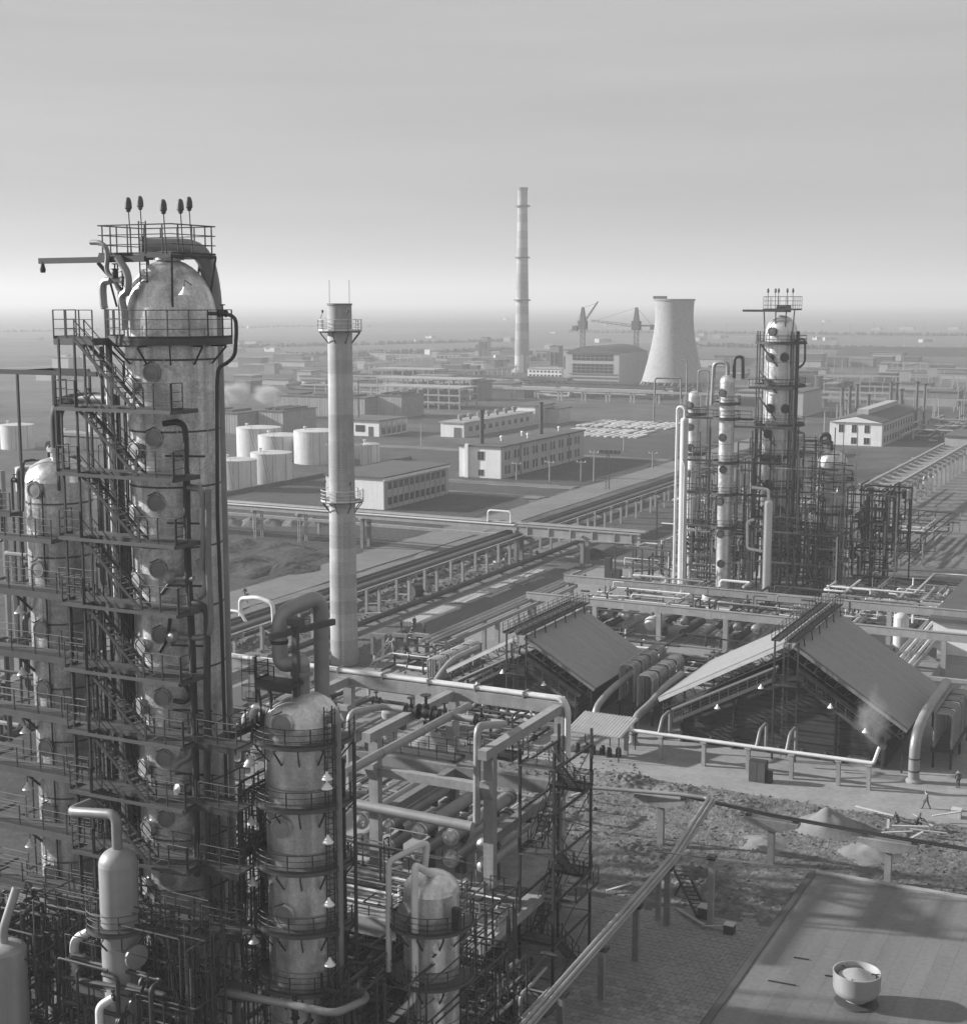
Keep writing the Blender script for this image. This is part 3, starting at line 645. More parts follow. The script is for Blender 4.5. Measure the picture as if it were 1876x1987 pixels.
part('step_irons', b, 'chimney_ring', t)['kind'] = 'stuff'
# ------------------------------------------------------------------ the concrete exchanger frame
FX = (-68.2, -59.2, -50.0, -41.2); Y0, Y1 = 84.0, 95.6
t = cframe = thing('concrete_gantry', 'tall concrete frame of posts and beams carrying pipes behind the glossy column', 'frame', (-54, 90, 0))
for x in FX:
    for y in (Y0, Y1):
        part('column', MB().box(x-.36, y-.3, 0, x+.36, y+.3, 15.2), 'concrete', t, smooth=False)
        part('corbel', MB().prism([(x-.35, y-.9, 13.2), (x-.35, y-.31, 12.3), (x-.35, y-.31, 13.6), (x-.35, y-.9, 13.6)], (.7, 0, 0)), 'concrete', t, smooth=False)
    part('cross_beam', MB().box(x-.32, Y0-1.2, 15.2, x+.32, Y1-.5, 15.85), 'concrete', t, smooth=False)
    part('cross_beam', MB().box(x-.3, Y0+.3, 9.1, x+.3, Y1-.3, 9.75), 'concrete_dark', t, smooth=False)
part('long_beam', MB().box(-72, Y1-.4, 15.3, -40.8, Y1+.4, 16.0).box(-72, Y1-.42, 15.1, -40.8, Y1-.28, 15.3), 'concrete', t, smooth=False)
part('long_beam', MB().box(-72, Y1-.35, 8.9, -40.8, Y1+.35, 9.9), 'concrete_dark', t, smooth=False)
part('long_beam', MB().box(-52, Y0-.3, 12.6, -41.6, Y0+.3, 13.2), 'concrete', t, smooth=False)
for y, r in ((Y1-.2, .17), (Y1+.2, .15)): pipe(t, [(-72, y, 16.05+r), (-41, y, 16.05+r), (-40.6, y, 15.4), (-40.6, y, 9)], r, 'pipe_white', .4, 10, 'long_pipe')
for x in (-68, -64, -60, -56, -52, -48, -44): part('pipe_strap', MB().box(x-.06, Y1-.45, 16.0, x+.06, Y1+.45, 16.45), 'pipe', t)
pipe(t, [(-46.6, 74.5, 16.0), (-46.6, 91.5, 16.0)], .3, 'pipe', 0, 16, 'cross_pipe')
for y in (79, 84.5, 88.5): part('pipe_band', MB().lathe([(.33, -.08), (.33, .08)], (-46.6, y, 16.0), 16, (0, 1, 0)), 'pipe', t)
pipe(t, [(-52.4, 84.6, 9.9), (-52.4, 84.6, 16.5), (-52.2, 88.9, 15.9), (-42.3, 88.9, 15.9), (-42.0, 83.7, 17.2), (-42.0, 83.6, 10.6)], .25, 'pipe', .8, 12, 'loop_pipe')
pipe(t, [(-56, 83.4, 10.7), (-52.4, 83.5, 10.45), (-42.2, 83.4, 10.3)], .36, 'pipe', .5, 14, 'header_pipe')
pipe(t, [(-60, 82.8, 11.4), (-53, 82.9, 11.2), (-51, 84.5, 11.0)], .14, 'pipe', .5, 10, 'thin_pipe')
for x in (-49.9, -48.7, -47.2, -44.3):
    valve(t, (x, 88.9, 15.9), (1, 0, 0), .42 if x != -48.7 else .58)
rect_platform(t, -45.2, 86.8, -40.9, 88.6, 14.1, 'SNE', 1.05, 1.2, .12); rect_platform(t, -52.5, 86.8, -45.3, 88.4, 13.3, 'SN', 1.05, 1.4, .12)
part('deck_slab', MB().box(-64, 77.6, 4.6, -38.4, 96.4, 5.2), 'concrete', t, smooth=False)
part('deck_edge', MB().box(-64, 77.3, 4.3, -38.4, 77.58, 5.5), 'concrete', t, smooth=False)
for x in (-62, -56, -50, -44, -40):
    for y in (78.5, 83, 90): part('deck_post', MB().box(x-.25, y-.25, 0, x+.25, y+.25, 4.58), 'concrete_dark', t, smooth=False)
rails(t, [(-63.8, 77.7, 5.2), (-38.6, 77.7, 5.2), (-38.6, 83, 5.2)], 1.0, 1.7, 'steel_grey', .0)
for x in (-53.5, -50.6, -48.2, -45.6, -43.1): pipe(t, [(x, 84.3, 5.3), (x, 84.3, 6.2), (x, 82.6, 6.3), (x, 82.5, 5.2)], .14, 'pipe_white', .3, 10, 'drop_pipe')
for k, x in enumerate((-52.3, -50.2, -47.6, -45.1, -42.5)):
    for j, z in enumerate((6.75, 8.3)):
        e = thing('heat_exchanger', '%s horizontal exchanger of the %s row in the concrete frame, counted from left' % (ORD[k], ('lower', 'upper')[j]), 'heat exchanger', (x, 90, z - .6), 'exchangers in the concrete frame')
        part('shell', MB().cyl((x, 85.9, z), (x, 94.6, z), .48, 20), 'pipe', e)
        part('head', MB().lathe([(.62, .75), (.62, .6), (.5, .6), (.5, .45), (.42, .2), (.24, .04), (0, 0)][::-1], (x, 85.15, z), 20, (0, 1, 0)), 'clad_bright', e)
        part('tail_head', MB().lathe([(.62, 0), (.62, .14), (.52, .14), (.52, .5), (.64, .5), (.64, .62), (0, .66)], (x, 94.6, z), 20, (0, 1, 0)), 'pipe', e)
        for y in (87.3, 92.6): part('saddle', MB().box(x-.4, y-.12, z-.72 if j else 5.2, x+.4, y+.12, z-.3), 'steel_grey', e)
        part('nozzle', MB().cyl((x, 87.8, z+.3), (x, 87.8, z+.72), .16, 10).cyl((x, 87.8, z+.66), (x, 87.8, z+.74), .27, 12), 'pipe_dark', e)
# stair tower at the right end of the frame
t = thing('stair_tower', 'open steel stair tower with zigzag flights at right end of concrete frame', 'stair tower', (-37.5, 86.5, 0))
for x in (-38.7, -36.3):
    for y in (83.3, 89.6): part('post', MB().beam((x, y, 0), (x, y, 16.2), .16, .16), 'steel', t)
zl = (15.2, 12.2, 9.2, 6.2, 3.2, .1)
for k, z in enumerate(zl[:-1]):
    y0, y1 = (88.2, 89.7) if k % 2 else (83.2, 84.7)
    rect_platform(t, -38.8, y0, -36.2, y1, z, 'SEN' if k % 2 else 'SEW', 1.05, 1.1, .12, name='landing')
    s = (84.7, 88.2) if k % 2 == 0 else (88.2, 84.7); xx = -38.15 if k % 2 else -36.9
    flight(t, (xx, s[0], z), (xx, s[1], zl[k+1]), .8)
    for x in (-38.7, -36.3): part('tie_beam', MB().beam((x, 83.3, z-.15), (x, 89.6, z-.15), .1, .16), 'steel', t)
    part('cross_brace', MB().beam((-36.25, 83.3, z-.2), (-36.25, 89.6, zl[k+1]), .06, .06).beam((-36.22, 89.6, z-.2), (-36.22, 83.3, zl[k+1]), .05, .05), 'steel', t)
rect_platform(t, -40.9, 83.4, -38.9, 85, 6.1, 'S', 1.05, 1, .12); rect_platform(t, -36.1, 84, -35.0, 88, 6.1, 'SE', 1.05, 1, .12)
# ------------------------------------------------------------------ low pipe bridge in the foreground
t = thing('pipe_bridge', 'foreground pipe running on slim concrete posts above the slab paving', 'pipe bridge', (-33, 90, 0))
for y, top in ((70.5, 3.2), (77, 3.6), (83.6, 3.75), (89.9, 4.2), (96.3, 4.6)):
    part('post', MB().box(-33.2, y-.18, 0, -32.8, y+.18, top - .25), 'concrete_dark', t, smooth=False)
    part('post_cap', MB().box(-33.42, y-.3, top - .25, -32.58, y+.3, top), 'steel', t, smooth=False)
part('beam', MB().box(-36.4, 68.2, 2.6, -32.6, 68.7, 3.2), 'concrete', t, smooth=False)
for dx, r in ((-.12, .17), (.2, .14), (.42, .09)): pipe(t, [(-33 + dx, 60, 3.6), (-33 + dx, 70, 3.65 + r), (-33 + dx, 97, 4.75 + r), (-34.3 + dx, 110.3, 4.9 + r), (-37, 110.4, 4.8 + r), (-53, 109.4, 3.9 + r)], r, 'pipe', .5, 12)
for y in (111,):
    for x, z in ((-38.7, 4.4), (-29.4, 3.9), (-20.2, 3.7)):
        tt = thing('t_post', 'concrete T shaped post standing in the churned yard, %s' % {-38.7: 'leftmost, carrying pipes', -29.4: 'middle one beside earth heap', -20.2: 'rightmost near the flat roof'}[x], 'post', (x, y, 0), 'T posts in the yard')
        part('post', MB().box(x-.25, y-.25, 0, x+.25, y+.25, z - .86), 'concrete', tt, smooth=False)
        part('cross_arm', MB().prism([(x-2.2, y-.5, z), (x-2.2, y-.5, z-.3), (x-.5, y-.5, z-.85), (x+.5, y-.5, z-.85), (x+2.2, y-.5, z-.3), (x+2.2, y-.5, z)], (0, 1.0, 0)), 'concrete', tt, smooth=False)
        for dx in (-1.9, 1.9): part('pipe_shoe', MB().box(x+dx-.2, y-.2, z, x+dx+.2, y+.2, z+.22), 'steel_grey', tt)
t = thing('yard_pipe_line', 'thin pipes crossing the churned yard on T posts towards the roof', 'pipe', (-29, 111, 3.9))
for dy, r in ((-.2, .07), (.2, .1)): pipe(t, [(-37.5, 110.6 + dy, 4.9), (-29.4, 111 + dy, 4.2), (-20.2, 111 + dy, 4.0), (-6, 111 + dy, 3.9)], r, 'pipe_dark', 0, 6)
t = thing('steel_post_pair', 'two slim concrete posts joined by a thin rail beside the pipe bridge', 'posts', (-31.8, 97, 0))
part('post', MB().box(-30.3, 97.3, 0, -29.9, 97.7, 5.2), 'concrete', t, smooth=False); part('post', MB().box(-34.05, 96.8, 0, -33.75, 97.1, 4.3), 'concrete', t, smooth=False)
part('post_cap', MB().box(-30.4, 97.2, 5.2, -29.8, 97.8, 5.5), 'steel', t); part('rail', MB().beam((-34, 96.9, 5.3), (-24, 97.8, 5.5), .08, .1), 'pipe', t)
# ------------------------------------------------------------------ pipe racks and trestles
def rack(name, label, x0, x1, ys, top, pipes, m='concrete', y_end=None):
    t = thing(name, label, 'pipe rack', ((x0+x1)/2, ys[0], 0))
    for y in ys:
        for x in (x0, x1): part('post', MB().box(x-.2, y-.2, 0, x+.2, y+.2, top), m, t, smooth=False)
        part('cross_beam', MB().box(x0-1.3, y-.2, top, x1+1.3, y+.2, top+.4), m, t, smooth=False)
    for x in (x0, x1): part('long_beam', MB().box(x-.18, ys[0]-6, top+.4, x+.18, (y_end or ys[-1]+4), top+.75), m, t, smooth=False)
    for dx, r, mm, dz in pipes: pipe(t, [(x0+dx, ys[0]-8, top+.76+r+dz), (x0+dx, (y_end or ys[-1]+4), top+.76+r+dz)], r, mm, 0, 8)
    return t
ys = [144.4 + 8.75*k for k in range(0, 33)]
t = rack('pipe_rack', 'long pipe rack on paired concrete posts running beside the road', -107.9, -105.8, ys, 3.9, [(-1.0, .26, 'pipe_dark', 0), (-.3, .2, 'pipe', 0), (.35, .3, 'pipe_dark', 0), (1.2, .22, 'pipe_dark', 0), (1.9, .28, 'pipe', 0), (2.7, .2, 'pipe_dark', 0), (3.3, .12, 'pipe_white', 0)])
for x in (-112.5, -114.2):
    pipe(t, [(x, 140, 1.1), (x, 330, 1.1)], .3, 'pipe_dark', 0, 8)
for y in [150 + 12*k for k in range(15)]: part('sleeper', MB().box(-115.2, y-.2, 0, -111.6, y+.2, .8), 'concrete', t, smooth=False)
# expansion loop over the rack beside the glossy column
pipe(t, [(-108.9, 150, 4.9), (-108.9, 150, 7.4), (-106, 149.5, 7.9), (-103.6, 149.5, 7.4), (-103.4, 149.5, 2)], .28, 'pipe_white', .7, 10, 'expansion_loop')
pipe(t, [(-110.4, 148, 4.9), (-110.4, 148, 6.2), (-107.5, 148, 6.2), (-106.6, 148, 4.9)], .2, 'pipe_white', .5, 10, 'expansion_loop')
t = thing('ground_pipe', 'thick dark pipe lying on blocks along the edge of the asphalt road', 'pipe', (-103.1, 190, 0))
part('pipe', MB().tube([(-103.2, 148, .75), (-103.2, 250, .75)], .42, 14), 'pipe_dark', t)
for y in range(150, 250, 8): part('block', MB().box(-103.8, y-.25, 0, -102.6, y+.25, .36), 'concrete', t, smooth=False)
t = thing('trestle', 'long pipe trestle on open lattice posts crossing behind the chimney', 'trestle', (-150, 228, 0))
for x in (-190.5, -176, -161, -151, -137.3, -106.4, -94):
    for y in (227.0, 229.3):
        if x < -140:
            b = MB()
            for dx in (-.22, .22): b.box(x+dx-.07, y-.12, 0, x+dx+.07, y+.12, 5.2)
            for q in range(6): b.box(x-.2, y-.1, .5+q*.9, x+.2, y+.1, .62+q*.9)
            part('post', b, 'concrete', t, smooth=False)
        else: part('post', MB().box(x-.3, y-.3, 0, x+.3, y+.3, 5.2), 'concrete_dark', t, smooth=False)
    part('cross_beam', MB().box(x-.25, 226, 5.2, x+.25, 230.3, 5.55), 'concrete', t, smooth=False)
part('girder', MB().box(-205, 226.4, 5.56, -106, 226.75, 6.35), 'concrete', t, smooth=False); part('girder', MB().box(-205, 229.5, 5.56, -106, 229.85, 6.35), 'concrete', t, smooth=False)
part('walk_slab', MB().box(-205, 226.2, 6.36, -106.5, 227.2, 6.46), 'pipe_white', t, smooth=False)
for y, r in ((227.6, .2), (228.2, .26), (228.9, .2), (229.4, .14)): pipe(t, [(-205, y, 6.4+r), (-83, y, 6.4+r)], r, 'pipe', 0, 8)
part('side_beam', MB().box(-105.9, 226.5, 4.9, -83.5, 226.8, 6.3).box(-105.9, 226.3, 6.3, -83.5, 226.9, 6.5).box(-105.9, 226.3, 4.7, -83.5, 226.9, 4.9), 'concrete', t, smooth=False)
for x in (-104, -100, -96, -92, -88, -85): part('stiffener', MB().box(x-.12, 226.28, 4.9, x+.12, 226.5, 6.3), 'concrete', t, smooth=False)
pipe(t, [(-112, 227.4, 6.6), (-112, 227.4, 8.6), (-107.6, 227.4, 8.6), (-107.6, 227.4, 6.6)], .16, 'pipe_white', .6, 8, 'expansion_loop')
# low trestle further left, beams only
t = thing('low_trestle', 'low pale beam on short posts in the dug earth left of chimney', 'trestle', (-150, 232, 0))
for x in range(-196, -136, 15): part('post', MB().box(x-.25, 233.5, 0, x+.25, 234, 3.0), 'concrete', t, smooth=False)
part('beam', MB().box(-200, 233.4, 3.0, -108, 234.1, 3.5), 'concrete', t, smooth=False)
# ------------------------------------------------------------------ the two pitched-roof furnaces
def furnace(x0, x1, y0, y1, eave, peak, label, half):
    cx = (x0+x1)/2 + half; t = thing('furnace', label, 'furnace', (cx, (y0+y1)/2, 0)); sl = (peak-eave)
    for s, xe, nm in ((-1, x0, 'roof_slope'), (1, x1, 'roof_slope')):
        d = Vector((xe-cx, 0, eave-peak)); n = Vector((-d.z, 0, d.x)).normalized(); n = n if n.z > 0 else -n; ns = 13
        a = Vector((cx + s*.5, y0, peak - abs(.5*sl/(xe-cx)))); e = Vector((xe, y0, eave))
        
        for q in range(ns):
            w = (y1-y0)/ns; o1 = Vector((0, q*w + .004, 0)) + n*random.uniform(0, .014); mid_ = a.lerp(e, random.uniform(.44, .56))
            part('roof_sheet', MB().prism([a + o1, mid_ + o1, mid_ + o1 + n*.14, a + o1 + n*.14], (0, w - .008, 0)), 'roof_sheet', t, smooth=False)
            o1 = o1 - n*.012; part('roof_sheet', MB().prism([mid_ + o1, e + o1, e + o1 + n*.14, mid_ + o1 + n*.14], (0, w - .008, 0)), 'roof_sheet', t, smooth=False)
        part('fascia', MB().beam(a - n*.15 + Vector((0, -.1, 0)), e - n*.15 + Vector((0, -.1, 0)), .12, .34, n), 'concrete_dark' if s > 0 else 'pipe_white', t)  # white on the sunward slope, dark on the other: light put into the tones
        # open truss under the roof edge
        L = d.length; k = int(L/1.15)
        low = n * -1.15
        part('truss_chord', MB().beam(a + low, e + low, .09, .12, n), 'steel', t)
        for q in range(k):
            p = a.lerp(e, (q+.5)/k); p2 = a.lerp(e, min(1, (q+1)/k))
            part('truss_post', MB().beam(p - n*.1, p + low, .07, .09), 'steel', t); part('truss_diagonal', MB().beam(p2 - n*.1, p + low, .05, .06), 'steel', t)
        # sloping service stair in front of the wall
        sa = Vector((cx + s*1.0, y0-.9, peak - 3.6)); se = Vector((xe - s*1.9, y0-.9, eave - 1.9))
        part('service_stair', MB().beam(sa, se, .08, .34).beam(sa + Vector((0, .8, 0)), se + Vector((0, .8, 0)), .08, .34), 'steel_grey', t)
        rails(t, [sa + Vector((0, 0, .1)), se + Vector((0, 0, .1))], 1.0, 1.1, 'steel_grey', 0)
        ks = int((se-sa).length/.55)
        for q in range(ks): part('stair_tread', MB().box(-.25, 0, -.02, .25, .8, .02), 'steel', t) if False else inst('stair_tread', TREAD, t, sa.lerp(se, (q+.5)/ks) + Vector((0, .4, 0)), rz=math.pi/2, scale=(.8, 1.4, 1))
        # inner gutter-like header parallel to the roof
        ga = Vector((cx + s*.9, y0-.25, peak - 2.6)); ge = Vector((xe - s*1.6, y0-.25, eave - .95))
        part('sloping_header', MB().tube([ga, ge], .26, 10), 'pipe_dark', t)
        part('eave_post', MB().beam((xe - s*.5, y0+.1, 0), (xe - s*.5, y0+.1, eave-.3), .18, .18), 'steel', t); part('eave_post', MB().beam((xe - s*.5, y1-.2, 0), (xe - s*.5, y1-.2, eave-.3), .18, .18), 'steel', t)
    # brick box of the furnace in courses
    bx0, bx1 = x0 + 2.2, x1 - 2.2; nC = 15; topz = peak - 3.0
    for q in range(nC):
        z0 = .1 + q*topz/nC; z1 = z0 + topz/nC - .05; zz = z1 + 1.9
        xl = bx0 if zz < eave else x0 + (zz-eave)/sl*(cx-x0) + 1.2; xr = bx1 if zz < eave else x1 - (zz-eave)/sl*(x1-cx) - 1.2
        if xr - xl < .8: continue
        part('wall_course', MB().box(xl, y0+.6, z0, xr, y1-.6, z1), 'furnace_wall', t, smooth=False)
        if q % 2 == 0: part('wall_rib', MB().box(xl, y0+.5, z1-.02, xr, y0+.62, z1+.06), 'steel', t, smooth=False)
    for x in (bx0+.2, (bx0+cx)/2, (bx1+cx)/2, bx1-.2):
        zt = min(topz, eave + min(x-x0, x1-x)*sl/(cx-x0) - 2.3); part('buckstay', MB().box(x-.12, y0+.3, 0, x+.12, y0+.5, zt), 'steel', t, smooth=False)
    for q in range(9):
        x = bx0 + 1 + (bx1-bx0-2)*q/8
        part('burner', MB().cyl((x, y0+.55, .9), (x, y0+.2, .9), .2, 10), 'steel_grey', t)
    # tower of posts and ladder at the ridge
    for dx in (-1.15, 1.15): part('ridge_post', MB().beam((cx+dx, y0-1.2, 0), (cx+dx, y0-1.2, peak+.2), .16, .16), 'steel', t)
    ladder(t, (cx, y0-1.2), .5, peak, (0, -1), True, .5)
    rect_platform(t, cx-1.2, y0-1.7, cx+1.2, y0-.3, peak-4.0, 'SWE', 1.0, .8, .1)
    # catwalks along the ridge
    for dx in (-1.0, .55):
        p = part('ridge_walkway', MB().box(cx+dx-.42, y0-1.6, peak+.25, cx+dx+.42, y1+1, peak+.36), 'steel', t, smooth=False)
        rails(p, [(cx+dx-.4, y0-1.6, peak+.36), (cx+dx-.4, y1+1, peak+.36)], 1.05, 1.3, 'steel', .1); rails(p, [(cx+dx+.4, y0-1.6, peak+.36), (cx+dx+.4, y1+1, peak+.36)], 1.05, 1.3, 'steel', .1)
    part('ridge_pipe', MB().tube([(cx+.05, y0-1.5, peak+.5), (cx+.05, y1, peak+.5)], .2, 10), 'pipe', t)
    for q in range(6):
        y = y0 + 1 + (y1-y0-2)*q/5; part('ridge_leg', MB().beam((cx+1.1, y, peak+.3), (cx+1.3, y, peak-1.2), .1, .1), 'steel', t)
    for px in ((-.55, .25), (.35, .2), (-.2, .4), (.62, .1)):
        x = cx + px[0]*(x1-x0)*.5; z = eave + (1-abs(px[0]))*sl - 3.3; lamp(t, (x, y0-.9, max(2.4, z)), (0, .6, .3))
    return t
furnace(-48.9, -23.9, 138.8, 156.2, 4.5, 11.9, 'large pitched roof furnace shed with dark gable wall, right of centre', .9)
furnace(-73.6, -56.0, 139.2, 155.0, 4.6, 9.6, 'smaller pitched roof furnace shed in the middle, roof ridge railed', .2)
def duct(label, pts, r):
    t = thing('flue_duct', label, 'duct', pts[0]); part('duct', MB().tube(pts, r, 20, 1.9), 'pipe', t)
    part('base_plinth', MB().lathe([(r*1.5, -.0), (r*1.5, .3), (r*1.1, .5)], (pts[0][0], pts[0][1], 0), 16), 'concrete', t)
    for q in (1.2, 2.4): part('duct_band', MB().ring((pts[0][0], pts[0][1]), r - .01, r + .05, q, q+.12), 'pipe_dark', t)
duct('thick curved duct rising at right corner of the large furnace', [(-22.9, 136.8, 0), (-22.9, 136.8, 4.6), (-22.6, 141, 6.1), (-22.6, 152, 6.1)], .52)
duct('thick curved duct rising at left corner of the large furnace', [(-50.6, 136.2, 0), (-50.6, 136.2, 2.9), (-50.0, 139.5, 3.6), (-49.9, 143, 4.4), (-49.9, 149, 4.6)], .4)
duct('curved duct at right corner of the smaller furnace', [(-55.3, 137.2, 0), (-55.3, 137.2, 3.0), (-55.0, 141, 4.2), (-54.9, 149, 4.6)], .36)
duct('sloping duct at left side of the smaller furnace', [(-75.6, 138.5, 0), (-75.6, 138.5, 2.0), (-75.2, 143, 4.6), (-75.2, 150, 4.6)], .36)
def tube_bank(label, x, y0, n, z1, w=1.65):
    t = thing('tube_bank', label, 'tube bank', (x, y0, 0)); y = y0
    for q in range(n):
        for k in range(4):
            part('bent_tube', MB().tube([(x-w/2, y, 2.2), (x-w/2, y, z1), (x+w/2, y, z1), (x+w/2, y, 2.2)], .12, 8, .5, seg=4), 'pipe', t); y += .56
        y += .5
    part('tube_frame', MB().box(x-w/2-.25, y0-.2, 1.8, x+w/2+.25, y, 2.2), 'steel', t, smooth=False)
    for yy in (y0, (y0+y)/2, y-.3):
        for s in (-1, 1): part('frame_leg', MB().beam((x+s*w/2, yy, 0), (x+s*w/2, yy, 1.8), .2, .2), 'steel', t)
tube_bank('bank of bent tubes left of the large furnace roof', -51.9, 143.0, 4, 5.6)
tube_bank('bank of bent tubes between the two furnaces, nearer the smaller one', -54.4, 144.2, 4, 6.2)
tube_bank('bank of bent tubes left of the smaller furnace', -77.2, 143.0, 4, 4.6)
tube_bank('bank of bent tubes behind the right duct of the large furnace', -21.2, 142.0, 4, 5.6)
# corrugated canopy between frame and furnaces
cz = 2.7; p0 = G(1096, 1418, cz); p1 = G(1205, 1425, cz); t = thing('canopy', 'small open shelter with corrugated sheet roof between frame and furnace', 'shelter', (p0.x, p0.y, 0))
x0, x1, ya, yb = p0.x, p1.x + .4, p0.y, p0.y + 5.0; b = MB(); n = 34
for k in range(n+1):
    x = x0 + (x1-x0)*k/n; z = cz + (.07 if k % 2 else -.07); b.v += [(x, ya, z), (x, yb, z + .75)]
for k in range(n): b.f.append((2*k, 2*k+2, 2*k+3, 2*k+1))
m2 = len(b.v); b.v += [(x, y, z-.05) for x, y, z in b.v[:m2]]; b.f += [tuple(m2 + i for i in reversed(f)) for f in b.f[:n]]
part('corrugated_roof', b, 'pipe_white', t, smooth=False)
for x in (x0+.2, (x0+x1)/2, x1-.2):
    for y, z in ((ya+.2, cz-.1), (yb-.2, cz+.6)): part('post', MB().beam((x, y, 0), (x, y, z), .1, .1), 'steel', t)
for k in range(6): part('pump', MB().lathe([(.3, 0), (.3, .9), (.2, 1.1), (0, 1.15)], (x0 + .7 + k*.85, ya + 1.5 + .4*(k % 2), 0), 10), 'valve', t)
# low pipe fence in front of the large furnace
t = thing('pipe_fence', 'pale pipe carried on low concrete posts in front of the large furnace', 'pipe fence', (-36, 132.6, 0))
for x in (-50.0, -46.4, -42.0, -37.6, -33.4, -29.0, -26.2):
    part('post', MB().box(x-.18, 132.4, 0, x+.18, 132.8, 2.5), 'concrete', t, smooth=False); part('post_cap', MB().box(x-.3, 132.2, 2.5, x+.3, 133, 2.62), 'concrete', t, smooth=False)
for dy, r in ((-.15, .16), (.2, .13)): pipe(t, [(-50.5, 132.6+dy, 2.62+r), (-25.8, 132.6+dy, 2.62+r), (-25.5, 133.4, 4.1)], r, 'pipe_white', .2, 10)
for x in (-46.6, -36.8, -33.9): pipe(t, [(x, 132.5, 2.8), (x, 133.6, 4.2), (x+.1, 135.5, 4.4), (x+.1, 135.5, 2.0)], .16, 'pipe', .4, 10, 'branch_pipe')
t = thing('cabinet', 'dark two door metal cabinet standing on the forecourt', 'cabinet', (-36, 130.4, 0))
part('body', MB().box(-36.8, 130.1, .08, -35.2, 131.0, 2.2), 'steel', t, smooth=False)
for x in (-36.75, -35.98): part('door', MB().box(x, 130.02, .15, x+.73, 130.09, 2.12), 'steel_grey', t, smooth=False)
part('side_box', MB().box(-35.19, 130.2, .05, -34.7, 130.9, 1.2), 'steel', t, smooth=False)
# ------------------------------------------------------------------ second process unit, right of centre
mat('hatch', .035, .6, 0, .3, 2)
def far_column(c, r, z1, dome, label, levels, m='clad', hole=None, hole_z=None, ang=R(-118), ring=.9, railh=1.1, half=None):
    t = thing('distillation_column', label, 'column', (c[0], c[1], 0)); column_shell(t, c, r, .1, z1, dome, m, 4.5)
    for z in levels:
        p = part('platform', MB().ring(c, r + .02, r + ring, z - .25, z, n=18), 'steel', t)
        rails(p, arc(c, r + ring - .05, z, 0, 2*math.pi, 14), railh, 1.9, 'steel', .2, .045, 1)
    for k, z in enumerate(hole_z or ()):
        for a in (ang, ang + R(48)) if (hole or 0) > .55 and k % 2 else (ang,):
            manhole(t, c, r, z, a + R(-8 + 16*((k*7) % 3)/2), hole, .5, 'hatch', 'hatch')
    return t
zz = [3.5 + 4.05*k for k in range(12)]
BC = (-62.2, 232); big = far_column(BC, 2.6, 39.4, 3.1, 'tallest column of the distant unit with many dark hatches and railed crown', [38.2, 31.4, 25.2, 20.2, 15.2, 10.3], 'clad_bright', .6, zz[1:10], R(-112), 1.5)
tz = 43.4; b = MB()
for s in (-1, 1): b.beam((BC[0]-2.4, BC[1]+s*2, tz), (BC[0]+2.6, BC[1]+s*2, tz), .2, .25).beam((BC[0]+s*2.5, BC[1]-2, tz), (BC[0]+s*2.5, BC[1]+2, tz), .2, .25)
tp = part('top_platform', b, 'steel', big); rails(tp, [(BC[0]-2.5, BC[1]-2, tz), (BC[0]+2.6, BC[1]-2, tz), (BC[0]+2.6, BC[1]+2, tz), (BC[0]-2.5, BC[1]+2, tz), (BC[0]-2.5, BC[1]-2, tz)], 2.0, 1.3, 'steel', .1, .05)
for dx in (-2.1, -.9, -.4, 1.0, 1.9):
    inst('beacon_lamp', BEACON, big, (BC[0]+dx, BC[1]-1, tz+2.6)); part('beacon_pole', MB().tube([(BC[0]+dx, BC[1]-1, tz), (BC[0]+dx, BC[1]-1, tz+2.7)], .05, 5), 'steel', big)
for dx in (-2.4, -.5, 1.2, 2.5): part('platform_leg', MB().beam((BC[0]+dx, BC[1]-2, tz), (BC[0]+dx*.9, BC[1]-2, 39.6), .16, .16), 'steel', big)
part('hoist_beam', MB().beam((BC[0]-5.8, BC[1]-2.2, 43.2), (BC[0]+1, BC[1]-2.2, 43.2), .2, .35), 'steel', big)
part('top_drum', MB().cyl((BC[0]-.9, BC[1], 43.5), (BC[0]+1.3, BC[1]+.2, 43.5), .55, 14), 'steel', big)
pipe(big, [(BC[0]+2.6, BC[1]-1.5, 38.5), (BC[0]+4.2, BC[1]-1.6, 39), (BC[0]+4.3, BC[1]-1.6, 35), (BC[0]+2.9, BC[1]-1.6, 34), (BC[0]+2.9, BC[1]-1.6, 2)], .17, 'pipe_dark', .8, 8, 'drain_pipe')
for dx, dy, m, r in ((-3.1, -1.2, 'pipe_white', .14), (-2.9, -2, 'steel', .12), (-3.6, -1, 'steel', .12), (2.2, -2.3, 'steel', .14), (2.9, -1, 'pipe_dark', .3), (-2.2, -2.4, 'steel', .1)): pipe(big, [(BC[0]+dx, BC[1]+dy, 1), (BC[0]+dx, BC[1]+dy, 40)], r, m, 0, 6, 'riser_pipe')
for k in range(7): part('stair', MB().beam((BC[0]-2.4, BC[1]-3.4, 38 - k*4.2), (BC[0]+.4, BC[1]-3.4, 34.5 - k*4.2), .6, .15), 'steel', big)
c2 = far_column((-66.4, 217.3), 1.12, 32.6, 1.0, 'white lit column with evenly spaced dark round hatches in the distant unit', [29.3, 27.0, 20.3, 15.4, 10.3], 'clad_bright', .5, [30.9, 24.1, 19.2, 14.2, 9.2, 4.6], R(-95), 1.0)
pipe(c2, [(-66.4, 217.3, 33.5), (-66.4, 217.3, 35.5), (-68.6, 217.3, 35.4), (-68.8, 217.3, 29)], .3, 'pipe', .8, 10, 'overhead_pipe')
pipe(c2, [(-65.6, 218, 33), (-65.6, 218, 36.3), (-64.4, 218.3, 36.4), (-64.3, 218.3, 33)], .25, 'steel', .7, 10, 'dark_pipe')
